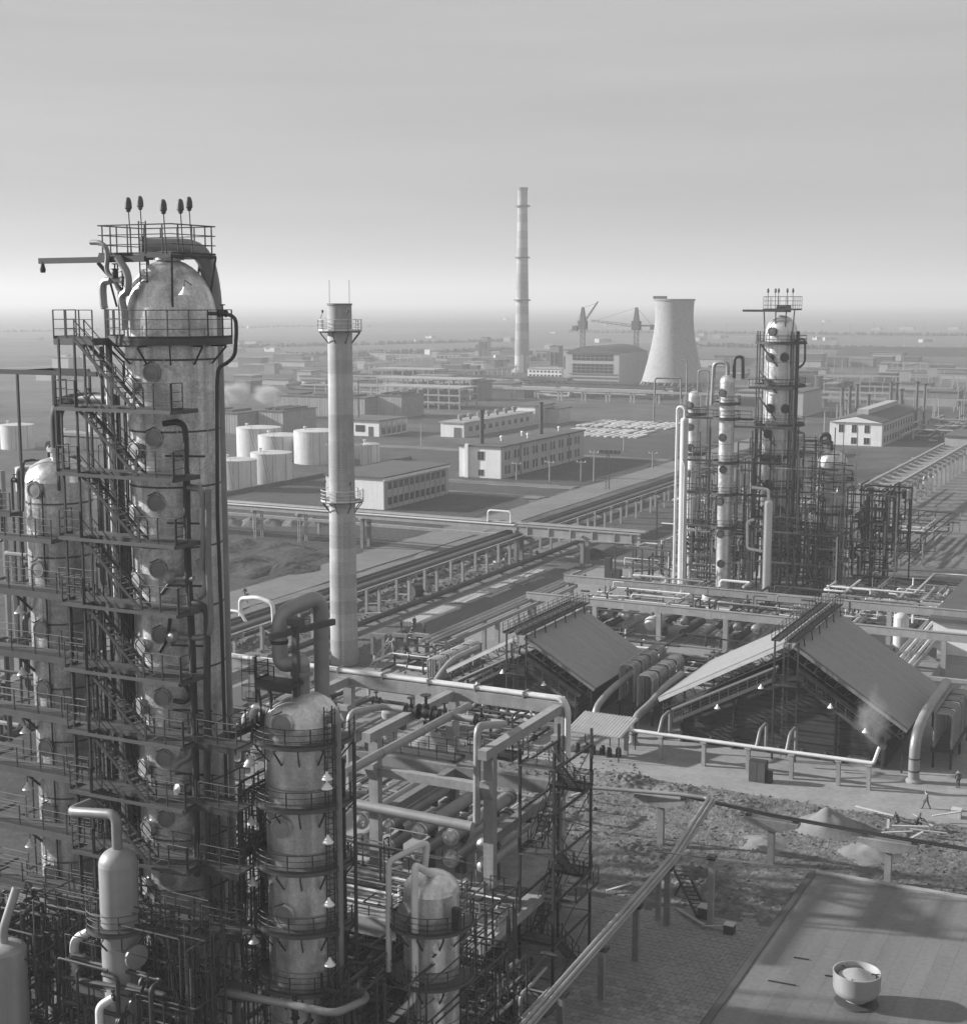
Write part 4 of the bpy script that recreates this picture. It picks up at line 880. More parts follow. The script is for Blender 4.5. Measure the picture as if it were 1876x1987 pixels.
c1 = far_column((-74.5, 226.3), 1.05, 29.6, .9, 'short topped column with dark hatches at left side of the distant unit', [26.8, 20.4, 14.5], 'clad_bright', .5, [28.2, 24.7, 21.4, 17.2], R(-100), .9)
for dx, top in ((-1.3, 35.2), (.6, 33.8)): pipe(c1, [(-74.5+dx, 226, 29), (-74.5+dx, 226, top), (-74.5+dx-1.1, 226, top+.2)] if dx < 0 else [(-74.5+dx, 226, 29), (-74.5+dx, 226, top), (-74.5+dx+1.7, 226, top), (-74.5+dx+1.7, 226, 22)], .12, 'pipe', .4, 8, 'vent_pipe')
t = thing('slim_column', 'slim bright white vertical vessel, leftmost in the distant unit', 'column', (-71.5, 212.5, 0))
column_shell(t, (-71.5, 212.5), .62, .1, 26.8, .5, 'tank_white', 30)
pipe(t, [(-71.5, 212.5, 27), (-71.5, 212.5, 28.8), (-72.7, 212.6, 28.9), (-72.8, 212.6, 1)], .2, 'pipe_white', .6, 8, 'overhead_pipe')
pipe(t, [(-72.2, 212.6, 30), (-72.2, 212.6, 33.2), (-76.3, 212.4, 33.1), (-76.4, 212.4, 26.5), (-74.9, 212.4, 26.5)], .14, 'pipe', .4, 8, 'square_loop')
pipe(t, [(-71.5, 211.8, 21), (-71.1, 211.7, 20), (-71.1, 211.7, 1)], .12, 'pipe_white', .3, 7, 'side_pipe')
t = thing('slim_column', 'short slim white vessel with bent top pipe in the distant unit', 'column', (-59.1, 215.6, 0))
column_shell(t, (-59.1, 215.6), .68, .1, 14.6, .5, 'tank_white', 30)
pipe(t, [(-59.1, 215.6, 15), (-59.1, 215.6, 16.6), (-61.7, 215.6, 16.8)], .24, 'pipe_white', .5, 8, 'overhead_pipe')
pipe(t, [(-59.7, 215.3, 7.2), (-62.1, 215.3, 7.4), (-62.2, 215.3, 11.6), (-61.2, 215.6, 11.9)], .22, 'pipe_white', .5, 8, 'loop_pipe')
c4 = far_column((-52.5, 228), 2.25, 20.0, 1.7, 'stout grey column with dark looped pipe on top in the distant unit', [17.2, 12.1, 7.2], 'clad', .5, [18.7, 14.4, 10, 5.6], R(-110), 1.2)
pipe(c4, [(-52.8, 228, 21.5), (-52.8, 228, 22.9), (-54.6, 228, 22.9), (-54.4, 228, 24.1), (-53.2, 228.2, 24.2), (-53, 228.4, 19)], .36, 'steel', .8, 10, 'dark_pipe')
# steel service structure around these columns
t = thing('service_structure', 'dark steel walkways and posts tying the distant unit columns together', 'steel structure', (-64, 222, 0))
random.seed(11)
for (x, y) in ((-73.2, 219), (-69.6, 219), (-68, 225), (-64.2, 224), (-60, 219.5), (-56.5, 222), (-71.6, 224), (-64.8, 228.2), (-58.9, 228.5), (-66.6, 221.6), (-62.6, 219.4)):
    part('post', MB().beam((x, y, 0), (x, y, random.uniform(20, 30)), .2, .2), 'steel', t)
for z, xa, xb, y in ((26.9, -74, -63, 219), (20.2, -74, -58.5, 219.4), (15.2, -73.5, -57, 219.2), (10.2, -73.5, -48, 220), (25.3, -69, -58, 224), (6.0, -73, -48, 219.6), (31.3, -66, -59, 227.4)):
    p = part('walkway', MB().box(xa, y, z-.3, xb, y+1.2, z), 'steel', t); rails(p, [(xa, y+.05, z), (xb, y+.05, z)], 1.15, 1.9, 'steel', 0, .05, 1)
for k in range(16):
    x = random.uniform(-73.5, -48); y = random.uniform(217.5, 224); z = random.uniform(2, 18); part('brace', MB().beam((x, y, z), (x + random.choice((-3, 3)), y, z - 3.4), .1, .1), 'steel', t)
random.seed(77)
for k in range(56):      # slim uprights and ladders
    x = random.uniform(-74, -48); y = random.uniform(217, 229); h = random.choice((10, 15, 20, 25)) + random.uniform(-1, 2)
    if math.hypot(x+66.4, y-217.3) < 1.3 or math.hypot(x+52.5, y-228) < 2.6: continue
    part('upright', MB().beam((x, y, 0), (x, y, h), .12, .12), random.choice(('steel', 'steel', 'steel', 'pipe')), t)
for k in range(40):
    x = random.uniform(-74, -50); y = random.uniform(218.5, 225); z = random.uniform(1, 24); l = random.uniform(2, 6)
    part('cross_rail', MB().beam((x, y, z), (x + l, y, z), .1, .14), 'steel', t)
def scatter_pipes(label, x0, x1, y0, y1, z0, z1, n, seed, mats=('pipe', 'pipe_dark', 'pipe_white', 'pipe_dark'), r=(.07, .2), name='process_piping', posts=True, valves=0):
    # pipe runs that follow the plant grid inside one bay, on their own posts
    random.seed(seed); t = thing(name, label, 'piping', ((x0+x1)/2, (y0+y1)/2, 0))
    for k in range(n):
        p = Vector((random.uniform(x0, x1), random.uniform(y0, y1), random.uniform(z0, z1))); pts = [p.copy()]; last = None
        for q in range(random.randint(2, 4)):
            ax = random.choice([a for a in (0, 1, 2, 2) if a != last]); last = ax; lo, hi = ((x0, x1), (y0, y1), (z0, z1))[ax]
            p = p.copy(); p[ax] = random.uniform(lo, hi)
            if (p - pts[-1]).length > .6: pts.append(p)
        if len(pts) < 2: continue
        rr = random.uniform(*r); pipe(t, pts, rr, random.choice(mats), rr*2.5, 7)
        if k < valves: valve(t, pts[0].lerp(pts[1], .5), pts[1] - pts[0], rr*1.9)
    if posts:
        for x in (x0, (x0+x1)/2, x1):
            for y in (y0, y1): part('post', MB().beam((x, y, 0), (x, y, z1*.9), .2, .2), random.choice(('steel', 'concrete')), t)
        for y in (y0, y1):
            for z in (z0 + (z1-z0)*.45, z1*.9): part('beam', MB().beam((x0, y, z), (x1, y, z), .2, .25), 'steel_grey', t)
    return t
scatter_pipes('dense dark lines in front of the distant unit, left part', -74, -63, 219, 225, .5, 20, 36, 71, ('steel', 'pipe_dark', 'pipe'), (.05, .12), posts=False)
scatter_pipes('dense dark lines in front of the distant unit, right part', -62, -48, 219, 226, .5, 20, 40, 72, ('steel', 'pipe_dark', 'pipe'), (.05, .13), posts=False)
scatter_pipes('tangle of pipes at the foot of the white lit column', -75, -63, 218.8, 224, .5, 11, 40, 3, ('pipe_dark', 'steel', 'pipe', 'pipe_white'))
scatter_pipes('tangle of pipes between the short slim vessel and the stout column', -62, -49, 217.5, 226, .5, 11, 44, 5, ('pipe_dark', 'steel', 'pipe'))
scatter_pipes('dark framed piping block right of the stout column', -49.5, -42, 226, 238, .5, 17, 80, 6, ('pipe_dark', 'pipe_dark', 'pipe', 'steel'))
scatter_pipes('low piping on frames left of the slim white vessel', -83, -74, 214, 222, .5, 7, 26, 8)
scatter_pipes('framed piping left behind the slim white vessel', -84, -75, 236, 262, .5, 12, 36, 9, ('pipe', 'pipe_white', 'pipe'))
scatter_pipes('high vertical lines behind the tallest distant column', -70, -56, 236, 243, 2, 24, 44, 10, ('steel', 'pipe_dark', 'pipe'))
scatter_pipes('piping field behind the dark framed block', -56, -42, 250, 290, .5, 5, 30, 12)
scatter_pipes('distant piping field behind the tall unit', -84, -62, 268, 300, .5, 8, 36, 14, ('pipe', 'pipe_white', 'pipe_dark'))
# ------------------------------------------------------------------ exchanger bank behind the furnaces
for j, (y, z) in enumerate(((178.5, 5.0), (191.5, 5.2))):
    t = thing('beam_row', 'long concrete beam on posts behind the furnaces, %s of two' % ('nearer', 'farther')[j], 'beam row', (-55, y, 0))
    for x in range(-81, -20, 9): part('post', MB().box(x-.3, y-.3, 0, x+.3, y+.3, z-.5), 'concrete', t, smooth=False)
    part('beam', MB().box(-82, y-.32, z-.5, -22, y+.32, z+.35), 'concrete', t, smooth=False)
    for dy, r in ((-.2, .13), (.18, .1)): pipe(t, [(-82, y+dy, z+.36+r), (-22, y+dy, z+.36+r)], r, 'pipe', 0, 7)
t = thing('beam_row', 'pair of beams running along the road edge to the exchanger bank', 'beam row', (-82, 170, 0))
for x in (-82.3, -80.4):
    part('beam', MB().box(x-.25, 152, 3.9, x+.25, 192, 4.4), 'concrete', t, smooth=False)
    for y in (156, 166, 176): part('post', MB().box(x-.25, y-.25, 0, x+.25, y+.25, 3.9), 'concrete', t, smooth=False)
for dx in (-1, 0, .7): pipe(t, [(-82+dx, 150, 4.6), (-82+dx, 192, 4.6)], .16, 'pipe', 0, 7)
xs = (-75.2, -73.2, -71.0, -68.6, -62.5, -60.4, -58.0, -55.6, -53.2, -50.8, -46.5, -44.2, -41.9)
for k, x in enumerate(xs):
    for j, z in enumerate((1.5, 3.1)):
        if (k*3 + j) % 7 == 5: continue
        e = thing('heat_exchanger', '%s exchanger of the %s row behind the furnaces, counted from left' % (ORD[k], ('lower', 'upper')[j]), 'heat exchanger', (x, 185, 0), 'exchangers behind the furnaces')
        part('shell', MB().cyl((x, 181, z), (x, 189, z), .46, 14), 'pipe_dark' if k % 3 else 'pipe', e)
        part('head', MB().lathe([(0, 0), (.25, .06), (.44, .3), (.48, .6), (.58, .6), (.58, .8), (.46, .8)], (x, 180.2, z), 16, (0, 1, 0)), ('pipe', 'clad_bright', 'pipe_dark')[(k + j) % 3], e)
        part('saddle', MB().box(x-.4, 182.5, 0 if j == 0 else z-.9, x+.4, 182.8, z-.4), 'concrete', e)
t = thing('horizontal_drum', 'bright horizontal drum with domed end among the exchangers', 'drum', (-65.3, 186, 0))
part('shell', MB().lathe([(0, 0), (.6, .12), (.95, .5), (1.02, .9), (1.02, 5.2), (.9, 5.7), (0, 6)], (-65.3, 180.6, 2.2), 20, (.25, 1, 0)), 'tank_white', t)
for y in (182, 185): part('saddle', MB().box(-65.9, y, 0, -64.2, y+.4, 1.6), 'concrete', t, smooth=False)
t = thing('horizontal_drum', 'pale horizontal drum behind the farther beam row', 'drum', (-62, 196, 0))
part('shell', MB().lathe([(0, 0), (.6, .12), (1.0, .5), (1.1, .9), (1.1, 5.2), (.9, 5.7), (0, 6)], (-63, 196.5, 3.4), 20, (1, .1, 0)), 'tank_white', t)
for x in (-61.5, -58.8): part('saddle', MB().box(x, 195.9, 0, x+.4, 197.2, 2.6), 'concrete', t, smooth=False)
scatter_pipes('thin pipework over the exchanger bank left half', -76, -58, 180, 190, 3.6, 6.0, 24, 21, r=(.06, .14), posts=False)
scatter_pipes('thin pipework over the exchanger bank right half', -57, -40, 180, 190, 3.6, 6.2, 24, 22, r=(.06, .14), posts=False)
scatter_pipes('pipework behind the farther beam row', -78, -40, 194, 208, .5, 4, 40, 23, r=(.08, .2), posts=False)
scatter_pipes('pipe tangle between furnaces and exchanger bank', -76, -42, 160, 174, .3, 3.2, 50, 24, r=(.07, .18), posts=False)
scatter_pipes('low piping left of the smaller furnace', -92, -79, 150, 162, .3, 2.6, 30, 25, r=(.07, .16), posts=False, valves=8)
scatter_pipes('low piping in front of the smaller furnace', -72, -57, 128, 137, .3, 3.2, 30, 26, r=(.07, .18), posts=False, valves=8)
# parallel lines right of the large furnace
t = thing('pipe_bundle', 'bundle of parallel pipes slanting away right of the large furnace ridge', 'pipes', (-42, 175, 0))
for k in range(6): pipe(t, [(-44.5 + .75*k, 160, 1.8), (-44.5 + .75*k, 200, 1.8)], .22, ('pipe_white', 'pipe')[k % 2], 0, 8)
for y in (164, 174, 184, 194): part('sleeper', MB().box(-45.2, y-.2, 0, -40, y+.2, 1.55), 'concrete', t, smooth=False)
t = thing('pipe_bundle', 'bundle of parallel pipes beside the white building at right edge', 'pipes', (-31, 175, 0))
for k in range(5): pipe(t, [(-32.6 + .75*k, 158, 2.0), (-32.6 + .75*k, 200, 2.0)], .22, ('pipe', 'pipe_white')[k % 2], 0, 8)
for y in (162, 174, 186): part('sleeper', MB().box(-33.2, y-.2, 0, -29, y+.2, 1.75), 'concrete', t, smooth=False)
t = thing('beam_row', 'long low beams crossing behind the large furnace roof at right', 'beam row', (-35, 205, 0))
for y, z in ((168, 2.6), (205, 3.6), (214, 3.2)):
    part('beam', MB().box(-48, y-.3, z-.4, -20, y+.3, z), 'concrete', t, smooth=False)
    for x in (-46, -38, -30, -23): part('post', MB().box(x-.2, y-.2, 0, x+.2, y+.2, z-.4), 'concrete', t, smooth=False)
t = thing('vertical_vessel', 'small upright tank with rounded top near the right edge', 'vessel', (-32.2, 189, 0)); column_shell(t, (-34.2, 190), .95, .1, 4.4, .6, 'tank_white', 10)
for k in range(3): part('leg', MB().box(-34.9 + .6*k, 189.2, 0, -34.7 + .6*k, 189.4, .4), 'steel', t)
# white service building at the right edge
t = thing('service_building', 'low white building with dark flat roof at the right edge', 'building', (-20, 215, 0))
part('wall', MB().box(-30.2, 190, 0, -8, 245, 4.4), 'white_wall', t, smooth=False); part('roof', MB().box(-30.7, 189.4, 4.4, -7.5, 245.6, 4.85), 'bitumen', t, smooth=False)
part('door', MB().box(-25.2, 189.9, 0, -24.0, 189.98, 2.4), 'steel', t, smooth=False)
for k in range(4): part('window', MB().box(-30.28, 196 + 9*k, 1.6, -30.21, 199 + 9*k, 3.2), 'glass', t, smooth=False)
part('roof_vent', MB().lathe([(.4, 4.85), (.4, 6), (.6, 6.1), (.6, 6.5), (0, 6.8)], (-26.5, 205, 0), 12), 'steel', t)
# concrete cooler frame on the far right
t = thing('cooler_frame', 'long ladder like concrete frame on many posts at far right', 'frame', (-61, 350, 0))
for k in range(16):
    y = 306 + 6.4*k
    for x in (-63.5, -57.8): part('post', MB().box(x-.3, y-.3, 0, x+.3, y+.3, 6), 'concrete', t, smooth=False)
    part('cross_beam', MB().box(-64.6, y-.5, 6, -56.6, y+.5, 6.6), 'concrete', t, smooth=False)
for x in (-63.5, -57.8): part('long_beam', MB().box(x-.3, 304, 6.6, x+.3, 404, 7.1), 'concrete', t, smooth=False)
scatter_pipes('piping beneath the long ladder like frame', -62, -58, 306, 360, .5, 5, 20, 31, posts=False)
# ------------------------------------------------------------------ buildings behind the road
def windows_y(t, x0, y, zs, xs, w, h, frame=True, m='glass'):
    for x in xs:
        for z in zs:
            f = part('window', MB().box(x-w/2-.1, y-.06, z-.1, x+w/2+.1, y+.02, z+h+.1), 'white_wall', t, smooth=False)
            part('pane', MB().box(x-w/2, y-.09, z, x-.04, y-.062, z+h), m, f, smooth=False); part('pane', MB().box(x+.04, y-.09, z, x+w/2, y-.062, z+h), m, f, smooth=False)
def windows_x(t, x, ys, zs, w, h, m='glass'):
    for y in ys:
        for z in zs:
            f = part('window', MB().box(x-.02, y-w/2-.1, z-.1, x+.06, y+w/2+.1, z+h+.1), 'grey_wall', t, smooth=False)  # frames greyed like the side they sit on, shade in the tone
            part('pane', MB().box(x+.062, y-w/2, z, x+.09, y-.04, z+h), m, f, smooth=False); part('pane', MB().box(x+.062, y+.04, z, x+.09, y+w/2, z+h), m, f, smooth=False)
def block(name, label, cat, x0, x1, y0, y1, h, wall='white_wall', roof='bitumen', over=.4, side=None):
    t = thing(name, label, cat, ((x0+x1)/2, (y0+y1)/2, 0))
    part('wall', MB().box(x0, y0, 0, x1, y1, h), wall, t, smooth=False)
    if side: part('shade_side_wall', MB().box(x1+.01, y0+.02, 0, x1+.14, y1, h-.05), side, t, smooth=False)  # darker skin on the side away from the sun; shade in its colour
    part('roof', MB().box(x0-over, y0-over, h, x1+over, y1+over, h+.4), roof, t, smooth=False); return t
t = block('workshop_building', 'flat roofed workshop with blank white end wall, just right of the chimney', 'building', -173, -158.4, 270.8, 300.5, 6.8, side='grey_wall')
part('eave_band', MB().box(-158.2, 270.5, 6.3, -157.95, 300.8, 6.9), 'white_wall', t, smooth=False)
for k in range(12):
    y = 271.9 + 2.45*k; part('pilaster', MB().box(-158.3, y-.12, 0, -158.05, y+.12, 6.3), 'grey_wall', t, smooth=False)
windows_x(t, -158.26, [273.1 + 2.45*k for k in range(11)], (1.0, 4.3), 1.7, 1.6)
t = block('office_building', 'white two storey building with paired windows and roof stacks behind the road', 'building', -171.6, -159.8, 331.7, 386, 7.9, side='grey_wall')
windows_y(t, 0, 331.68, (4.6,), (-165.4,), 1.7, 2.2); windows_y(t, 0, 331.68, (.6,), (-165.4,), 1.4, 1.6)
part('stair_bay', MB().box(-169.6, 330.9, 0, -168.7, 331.69, 8.6), 'white_wall', t, smooth=False)
ys_ = []
for k in range(9): ys_ += [334.2 + 5.7*k, 336.2 + 5.7*k]
windows_x(t, -159.66, ys_, (1.1, 4.7), 1.1, 2.1)
for y in (343, 375): part('downpipe', MB().beam((-159.5, y, 0), (-159.5, y, 7.8), .15, .15), 'steel_grey', t)
for (x, y, h) in ((-167.5, 336.5, 8.5), (-165, 368, 8.5)): part('roof_stack', MB().lathe([(.55, 8.3), (.55, 8.3+h), (.7, 8.3+h), (.7, 8.6+h)], (x, y, 0), 12), 'steel', t)
for (x, y) in ((-166, 345), (-163, 355), (-167, 360), (-164, 378)): part('roof_vent', MB().lathe([(.3, 8.3), (.3, 9.2), (.5, 9.3), (.3, 9.7), (0, 9.7)], (x, y, 0), 10), 'pipe_white', t)
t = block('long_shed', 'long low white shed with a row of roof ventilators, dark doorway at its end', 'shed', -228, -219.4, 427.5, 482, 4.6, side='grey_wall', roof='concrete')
part('doorway', MB().box(-223, 427.3, 0, -220.6, 427.48, 3.2), 'steel_grey', t, smooth=False)
for k in range(7): part('ventilator', MB().lathe([(.5, 5.0), (.5, 5.8), (1.0, 5.9), (1.0, 6.8), (.5, 7.0), (0, 7.1)], (-224, 434 + 7*k, 0), 10), 'concrete_dark', t)
windows_x(t, -219.25, [432 + 5*k for k in range(10)], (1.8,), 2.4, 1.6)
block('block_house', 'tall white block at the far end of the long shed', 'building', -228, -219, 483, 500, 6.5, side='grey_wall')
block('annex', 'small grey annex beside the tall white block', 'building', -218.8, -213.5, 492, 503, 5.2, 'grey_wall')
t = block('pump_house', 'low white pump house with wide window band right of the chimney shaft', 'building', -264, -246, 418, 437, 5.0, side='grey_wall', over=.5)
part('window', MB().box(-255, 417.9, 1.4, -251.5, 417.98, 3.6), 'glass', t, smooth=False); part('door', MB().box(-250, 417.9, 0, -248.3, 417.98, 3.2), 'steel', t, smooth=False)
for k in range(5): part('glazing', MB().box(-245.8, 419.5 + 3.4*k, .6, -245.74, 422 + 3.4*k, 4.2), 'glass', t, smooth=False)
part('mast', MB().beam((-258, 425, 5.3), (-258, 425, 18), .3, .3), 'steel', t)
# ribbed halls
for k, (x0, x1, y0, y1, h) in enumerate(((-318, -292.5, 404, 420, 6.9), (-291, -281, 414, 434, 7.2), (-330, -288.5, 480, 494, 7.6), (-289.4, -277.5, 489, 506, 8.2))):
    t = block('ribbed_hall', ('low ribbed hall left of the round tanks, partly behind the tall column', 'ribbed hall with dark side wall right behind the tanks', 'long ribbed hall behind the chimney shaft', 'ribbed hall with dark end just right of chimney shaft')[k], 'hall', x0, x1, y0, y1, h, 'panel_wall', side='concrete_dark')
    n = int((x1-x0)/1.1)
    for q in range(n): part('wall_panel', MB().box(x0 + (x1-x0)*q/n + .12, y0-.14, .3, x0 + (x1-x0)*(q+1)/n - .12, y0-.01, h-.3), 'panel_wall', t, smooth=False)
    for q in range(3): part('roof_light', MB().box(x0 + (x1-x0)*(.12+.3*q), y0+2, h+.4, x0 + (x1-x0)*(.26+.3*q), y1-3, h+1.1), 'steel', t, smooth=False)
# building skeletons under construction
def skeleton(label, x0, x1, y0, y1, floors, fh, bay):
    t = thing('building_skeleton', label, 'building frame', ((x0+x1)/2, (y0+y1)/2, 0)); nx = max(2, int((x1-x0)/bay))
    for i in range(nx+1):
        for y in (y0, y1): part('column', MB().box(x0 + (x1-x0)*i/nx - .25, y-.25, 0, x0 + (x1-x0)*i/nx + .25, y+.25, floors*fh), 'concrete', t, smooth=False)
    for f in range(1, floors+1): part('floor_slab', MB().box(x0-.4, y0-.4, f*fh-.55, x1+.4, y1+.4, f*fh), 'concrete', t, smooth=False)
skeleton('open concrete building skeleton behind the ribbed halls', -316, -277, 536, 552, 3, 3.0, 4.5)
skeleton('pale upper building skeleton farther behind the first', -345, -297, 585, 600, 3, 3.2, 5)
skeleton('dark low skeleton left of the tall chimney foot', -410, -372, 690, 705, 2, 4, 6)
block('brick_tower_block', 'dark upright block at the end of the building skeleton', 'building', -298, -293.5, 590, 600, 8.5, 'concrete_dark')
# tanks
def tank(label, cx, cy, r, h, stairs=True):
    t = thing('storage_tank', label, 'tank', (cx, cy, 0)); part('shell', MB().lathe([(r, 0), (r, h), (r*.98, h+.05)], (cx, cy, 0), 40), 'tank_white', t)
    part('roof', MB().lathe([(r+.06, h-.12), (r+.06, h+.12), (r*.5, h+.45), (0, h+.6)], (cx, cy, 0), 40), 'tank_white', t)
    part('vent', MB().lathe([(.25, h+.3), (.25, h+1.0), (.5, h+1.0), (.5, h+1.3), (0, h+1.4)], (cx-r*.35, cy-r*.4, 0), 10), 'pipe_white', t)
    for k in range(3): part('seam_band', MB().ring((cx, cy), r-.01, r+.03, h*(k+1)/4-.04, h*(k+1)/4+.04, n=40), 'tank_white', t)
    for a in (-.2, -1.2, -.9): part('side_pipe', MB().beam((cx+r*math.cos(a)*1.01, cy+r*math.sin(a)*1.01, 0), (cx+r*math.cos(a)*1.01, cy+r*math.sin(a)*1.01, h), .14, .14), 'pipe', t)
    if stairs:
        b = MB().beam((cx+.2*r, cy-r-.2, h), (cx+1.0*r, cy-r-3.5, .2), .12, .12).beam((cx+.3*r, cy-r-.2, h+1), (cx+1.1*r, cy-r-3.5, 1.2), .08, .08); part('stair', b, 'steel_grey', t)
tank('tall white round tank at back left of the tank group', -245.8, 349.5, 6.4, 8.4)
tank('wide white round tank in the middle of the tank group', -235.5, 345.5, 6.4, 7.0)
tank('large white round tank at right of the tank group, partly behind the chimney', -222.0, 343.5, 6.5, 8.9, False)
tank('white round tank in front of the tank group with a slanting stair', -207.8, 300.5, 5.1, 7.4)
tank('grey shaded round tank half hidden by the tallest column', -207.5, 286, 4.6, 7.1)
tank('small lone white round tank right of the chimney shaft', -206.6, 346, 2.7, 5.6, False)
tank('white upright tank seen left of the tallest column', -301, 346, 4.2, 9.6, False)
tank('small pale tank farther left behind the left column', -307.5, 340, 3.6, 5.2, False)
tank('pale upright tank near the left picture edge', -325, 336, 5.0, 7.2, False)
tank('pale tank at the left picture edge by thin posts', -250, 262, 3.4, 5.5, False)
b = MB().prism([(-203.8, 262, 0), (-202.0, 262, 0), (-202.7, 262, .9), (-203.2, 262, .9)], (0, 100, 0)); b.prism([(-260, 277, 0), (-260, 279, 0), (-260, 278.3, .8), (-260, 277.7, .8)], (57, 0, 0)); structure('bund_bank', b, 'mud')
# cooling tower
KX, KY = -249.5, 722.0; t = thing('cooling_tower', 'pale hyperbolic cooling tower standing on legs', 'cooling tower', (KX, KY, 0))
prof = []
for k in range(19):
    z = 3.2 + 41.8*k/18; q = (z - 37.5)/20.4; prof.append((9.75*math.sqrt(1 + q*q*.62), z))
part('shell', MB().lathe(prof + [(prof[-1][0] - .5, 45.0), (prof[-1][0] - .5, 41)], (KX, KY, 0), 64), 'concrete', t)
part('rim', MB().ring((KX, KY), prof[-1][0] - .55, prof[-1][0] + .35, 44.2, 45.15, n=64), 'concrete_dark', t)
for k in range(28):
    a = 2*math.pi*k/28; a2 = a + math.pi/28
    part('leg', MB().beam((KX + 17.3*math.cos(a), KY + 17.3*math.sin(a), 0), (KX + prof[0][0]*.985*math.cos(a2), KY + prof[0][0]*.985*math.sin(a2), 3.5), .5, .5), 'concrete', t)
part('scaffold', MB().box(KX - 9.8, KY - 5, 45.2, KX - 3, KY - 3, 46.6), 'steel', t)
part('pond', MB().ring((KX, KY), 17.6, 18.4, 0, 1.0, n=48), 'concrete', t)
# tall chimney
TX, TY = -386.3, 832.0; t = thing('tall_chimney', 'very tall tapering concrete chimney on the horizon with ring galleries', 'chimney', (TX, TY, 0))
NB = 22
for k in range(NB):
    z0 = 112*k/NB; z1 = 112*(k+1)/NB; r = lambda z: 2.95 + 1.75*(1 - z/112)**1.25
    part('shaft_ring', MB().lathe([(r(z0), z0), (r(z1), z1)], (TX, TY, 0), 32), 'chimney_ring', t)
part('rim', MB().ring((TX, TY), 2.4, 3.3, 111.2, 112.6), 'concrete_dark', t)
for z in (101, 70, 44): part('gallery', MB().ring((TX, TY), 2.9, 4.6 if z > 60 else 5.2, z, z + .9), 'steel_grey', t)
part('foot', MB().lathe([(6.5, 0), (6.5, 1.5), (5.2, 2)], (TX, TY, 0), 24), 'concrete', t); part('flue_entry', MB().box(TX + 1, TY - 6.3, 0, TX + 4, TY - 4, 11), 'concrete_dark', t)
# power hall
t = thing('power_hall', 'large glazed power hall with low arched roof beside the cooling tower', 'hall', (-296, 747, 0))
hx0, hx1, hy0, hy1 = -312, -281.2, 727, 770
part('wall', MB().box(hx0, hy0, 0, hx1, hy1, 16.6), 'grey_wall', t, smooth=False); part('shade_side_wall', MB().box(hx1+.01, hy0+.05, 0, hx1+.2, hy1, 16.6), 'panel_wall', t, smooth=False)  # side skin toned darker than the front, as its shade
ap = [(hx0 + (hx1-hx0)*k/14, hy0-.6, 16.6 + 4.0*math.sin(math.pi*k/14)) for k in range(15)]
part('roof', MB().prism(ap, (0, hy1-hy0+1.2, 0)), 'bitumen', t, smooth=False)
for r_ in range(2):
    for k in range(9):
        for j in range(3 if r_ == 0 else 2): part('window', MB().box(hx0 + 4.2 + 2.6*k, hy0-.15, 6.2 + r_*6.6 + j*1.7, hx0 + 6.5 + 2.6*k, hy0-.01, 7.6 + r_*6.6 + j*1.7), 'glass', t, smooth=False)
for k in range(3): part('ledge', MB().box(hx0 + 2, hy0-.6, 1.8 + 1.9*k, hx1 - 1, hy0-.16, 2.2 + 1.9*k), 'concrete_dark', t, smooth=False)
t = block('canteen', 'low white two storey block with rows of small windows at the tall chimney foot', 'building', -359, -337.6, 781, 796, 4.9, roof='concrete')
windows_y(t, 0, 780.98, (.7, 2.9), [-357.2 + 2.35*k for k in range(9)], 1.3, 1.1)
for k, (px, base, top, w, m, lab) in enumerate(((940, 690, 655, 14, 'concrete_dark', 'dark silo block left of the tall chimney'), (925, 690, 663, 8, 'panel_wall', 'thin shaft tower far left of the tall chimney'), (900, 728, 708, 8, 'steel', 'dark twin drum low left of the tall chimney'), (1075, 728, 672, 22, 'concrete_dark', 'dark boiler frame right of the tall chimney'), (1098, 735, 680, 12, 'panel_wall', 'grey frame tower beside the power hall'), (1050, 700, 682, 26, 'concrete_dark', 'dark low plant block behind the tall chimney foot'), (960, 716, 700, 40, 'panel_wall', 'grey flat plant building left of the tall chimney foot'), (1080, 748, 735, 50, 'concrete_dark', 'dark mound like shed in front of the power hall'), (870, 700, 688, 60, 'panel_wall', 'faint long shed on the plain left of the chimney'), (1000, 760, 742, 44, 'grey_wall', 'grey shed on the ground before the canteen'))):
    g0 = G(px - w/2, base); g1 = G(px + w/2, base); h = AY(px, top, (g0.y + g1.y)/2).z; cy = (g0.y + g1.y)/2
    t = block('plant_block', lab, 'plant building', g0.x, g1.x, cy, cy + max(6, (g1.x-g0.x)*.6), h, m, over=.2)
    n = max(2, int((g1.x-g0.x)/3))
    for q in range(n): part('opening', MB().box(g0.x + (g1.x-g0.x)*(q+.2)/n, cy-.25, h*.35, g0.x + (g1.x-g0.x)*(q+.8)/n, cy-.21, h*.8), 'glass', t, smooth=False)
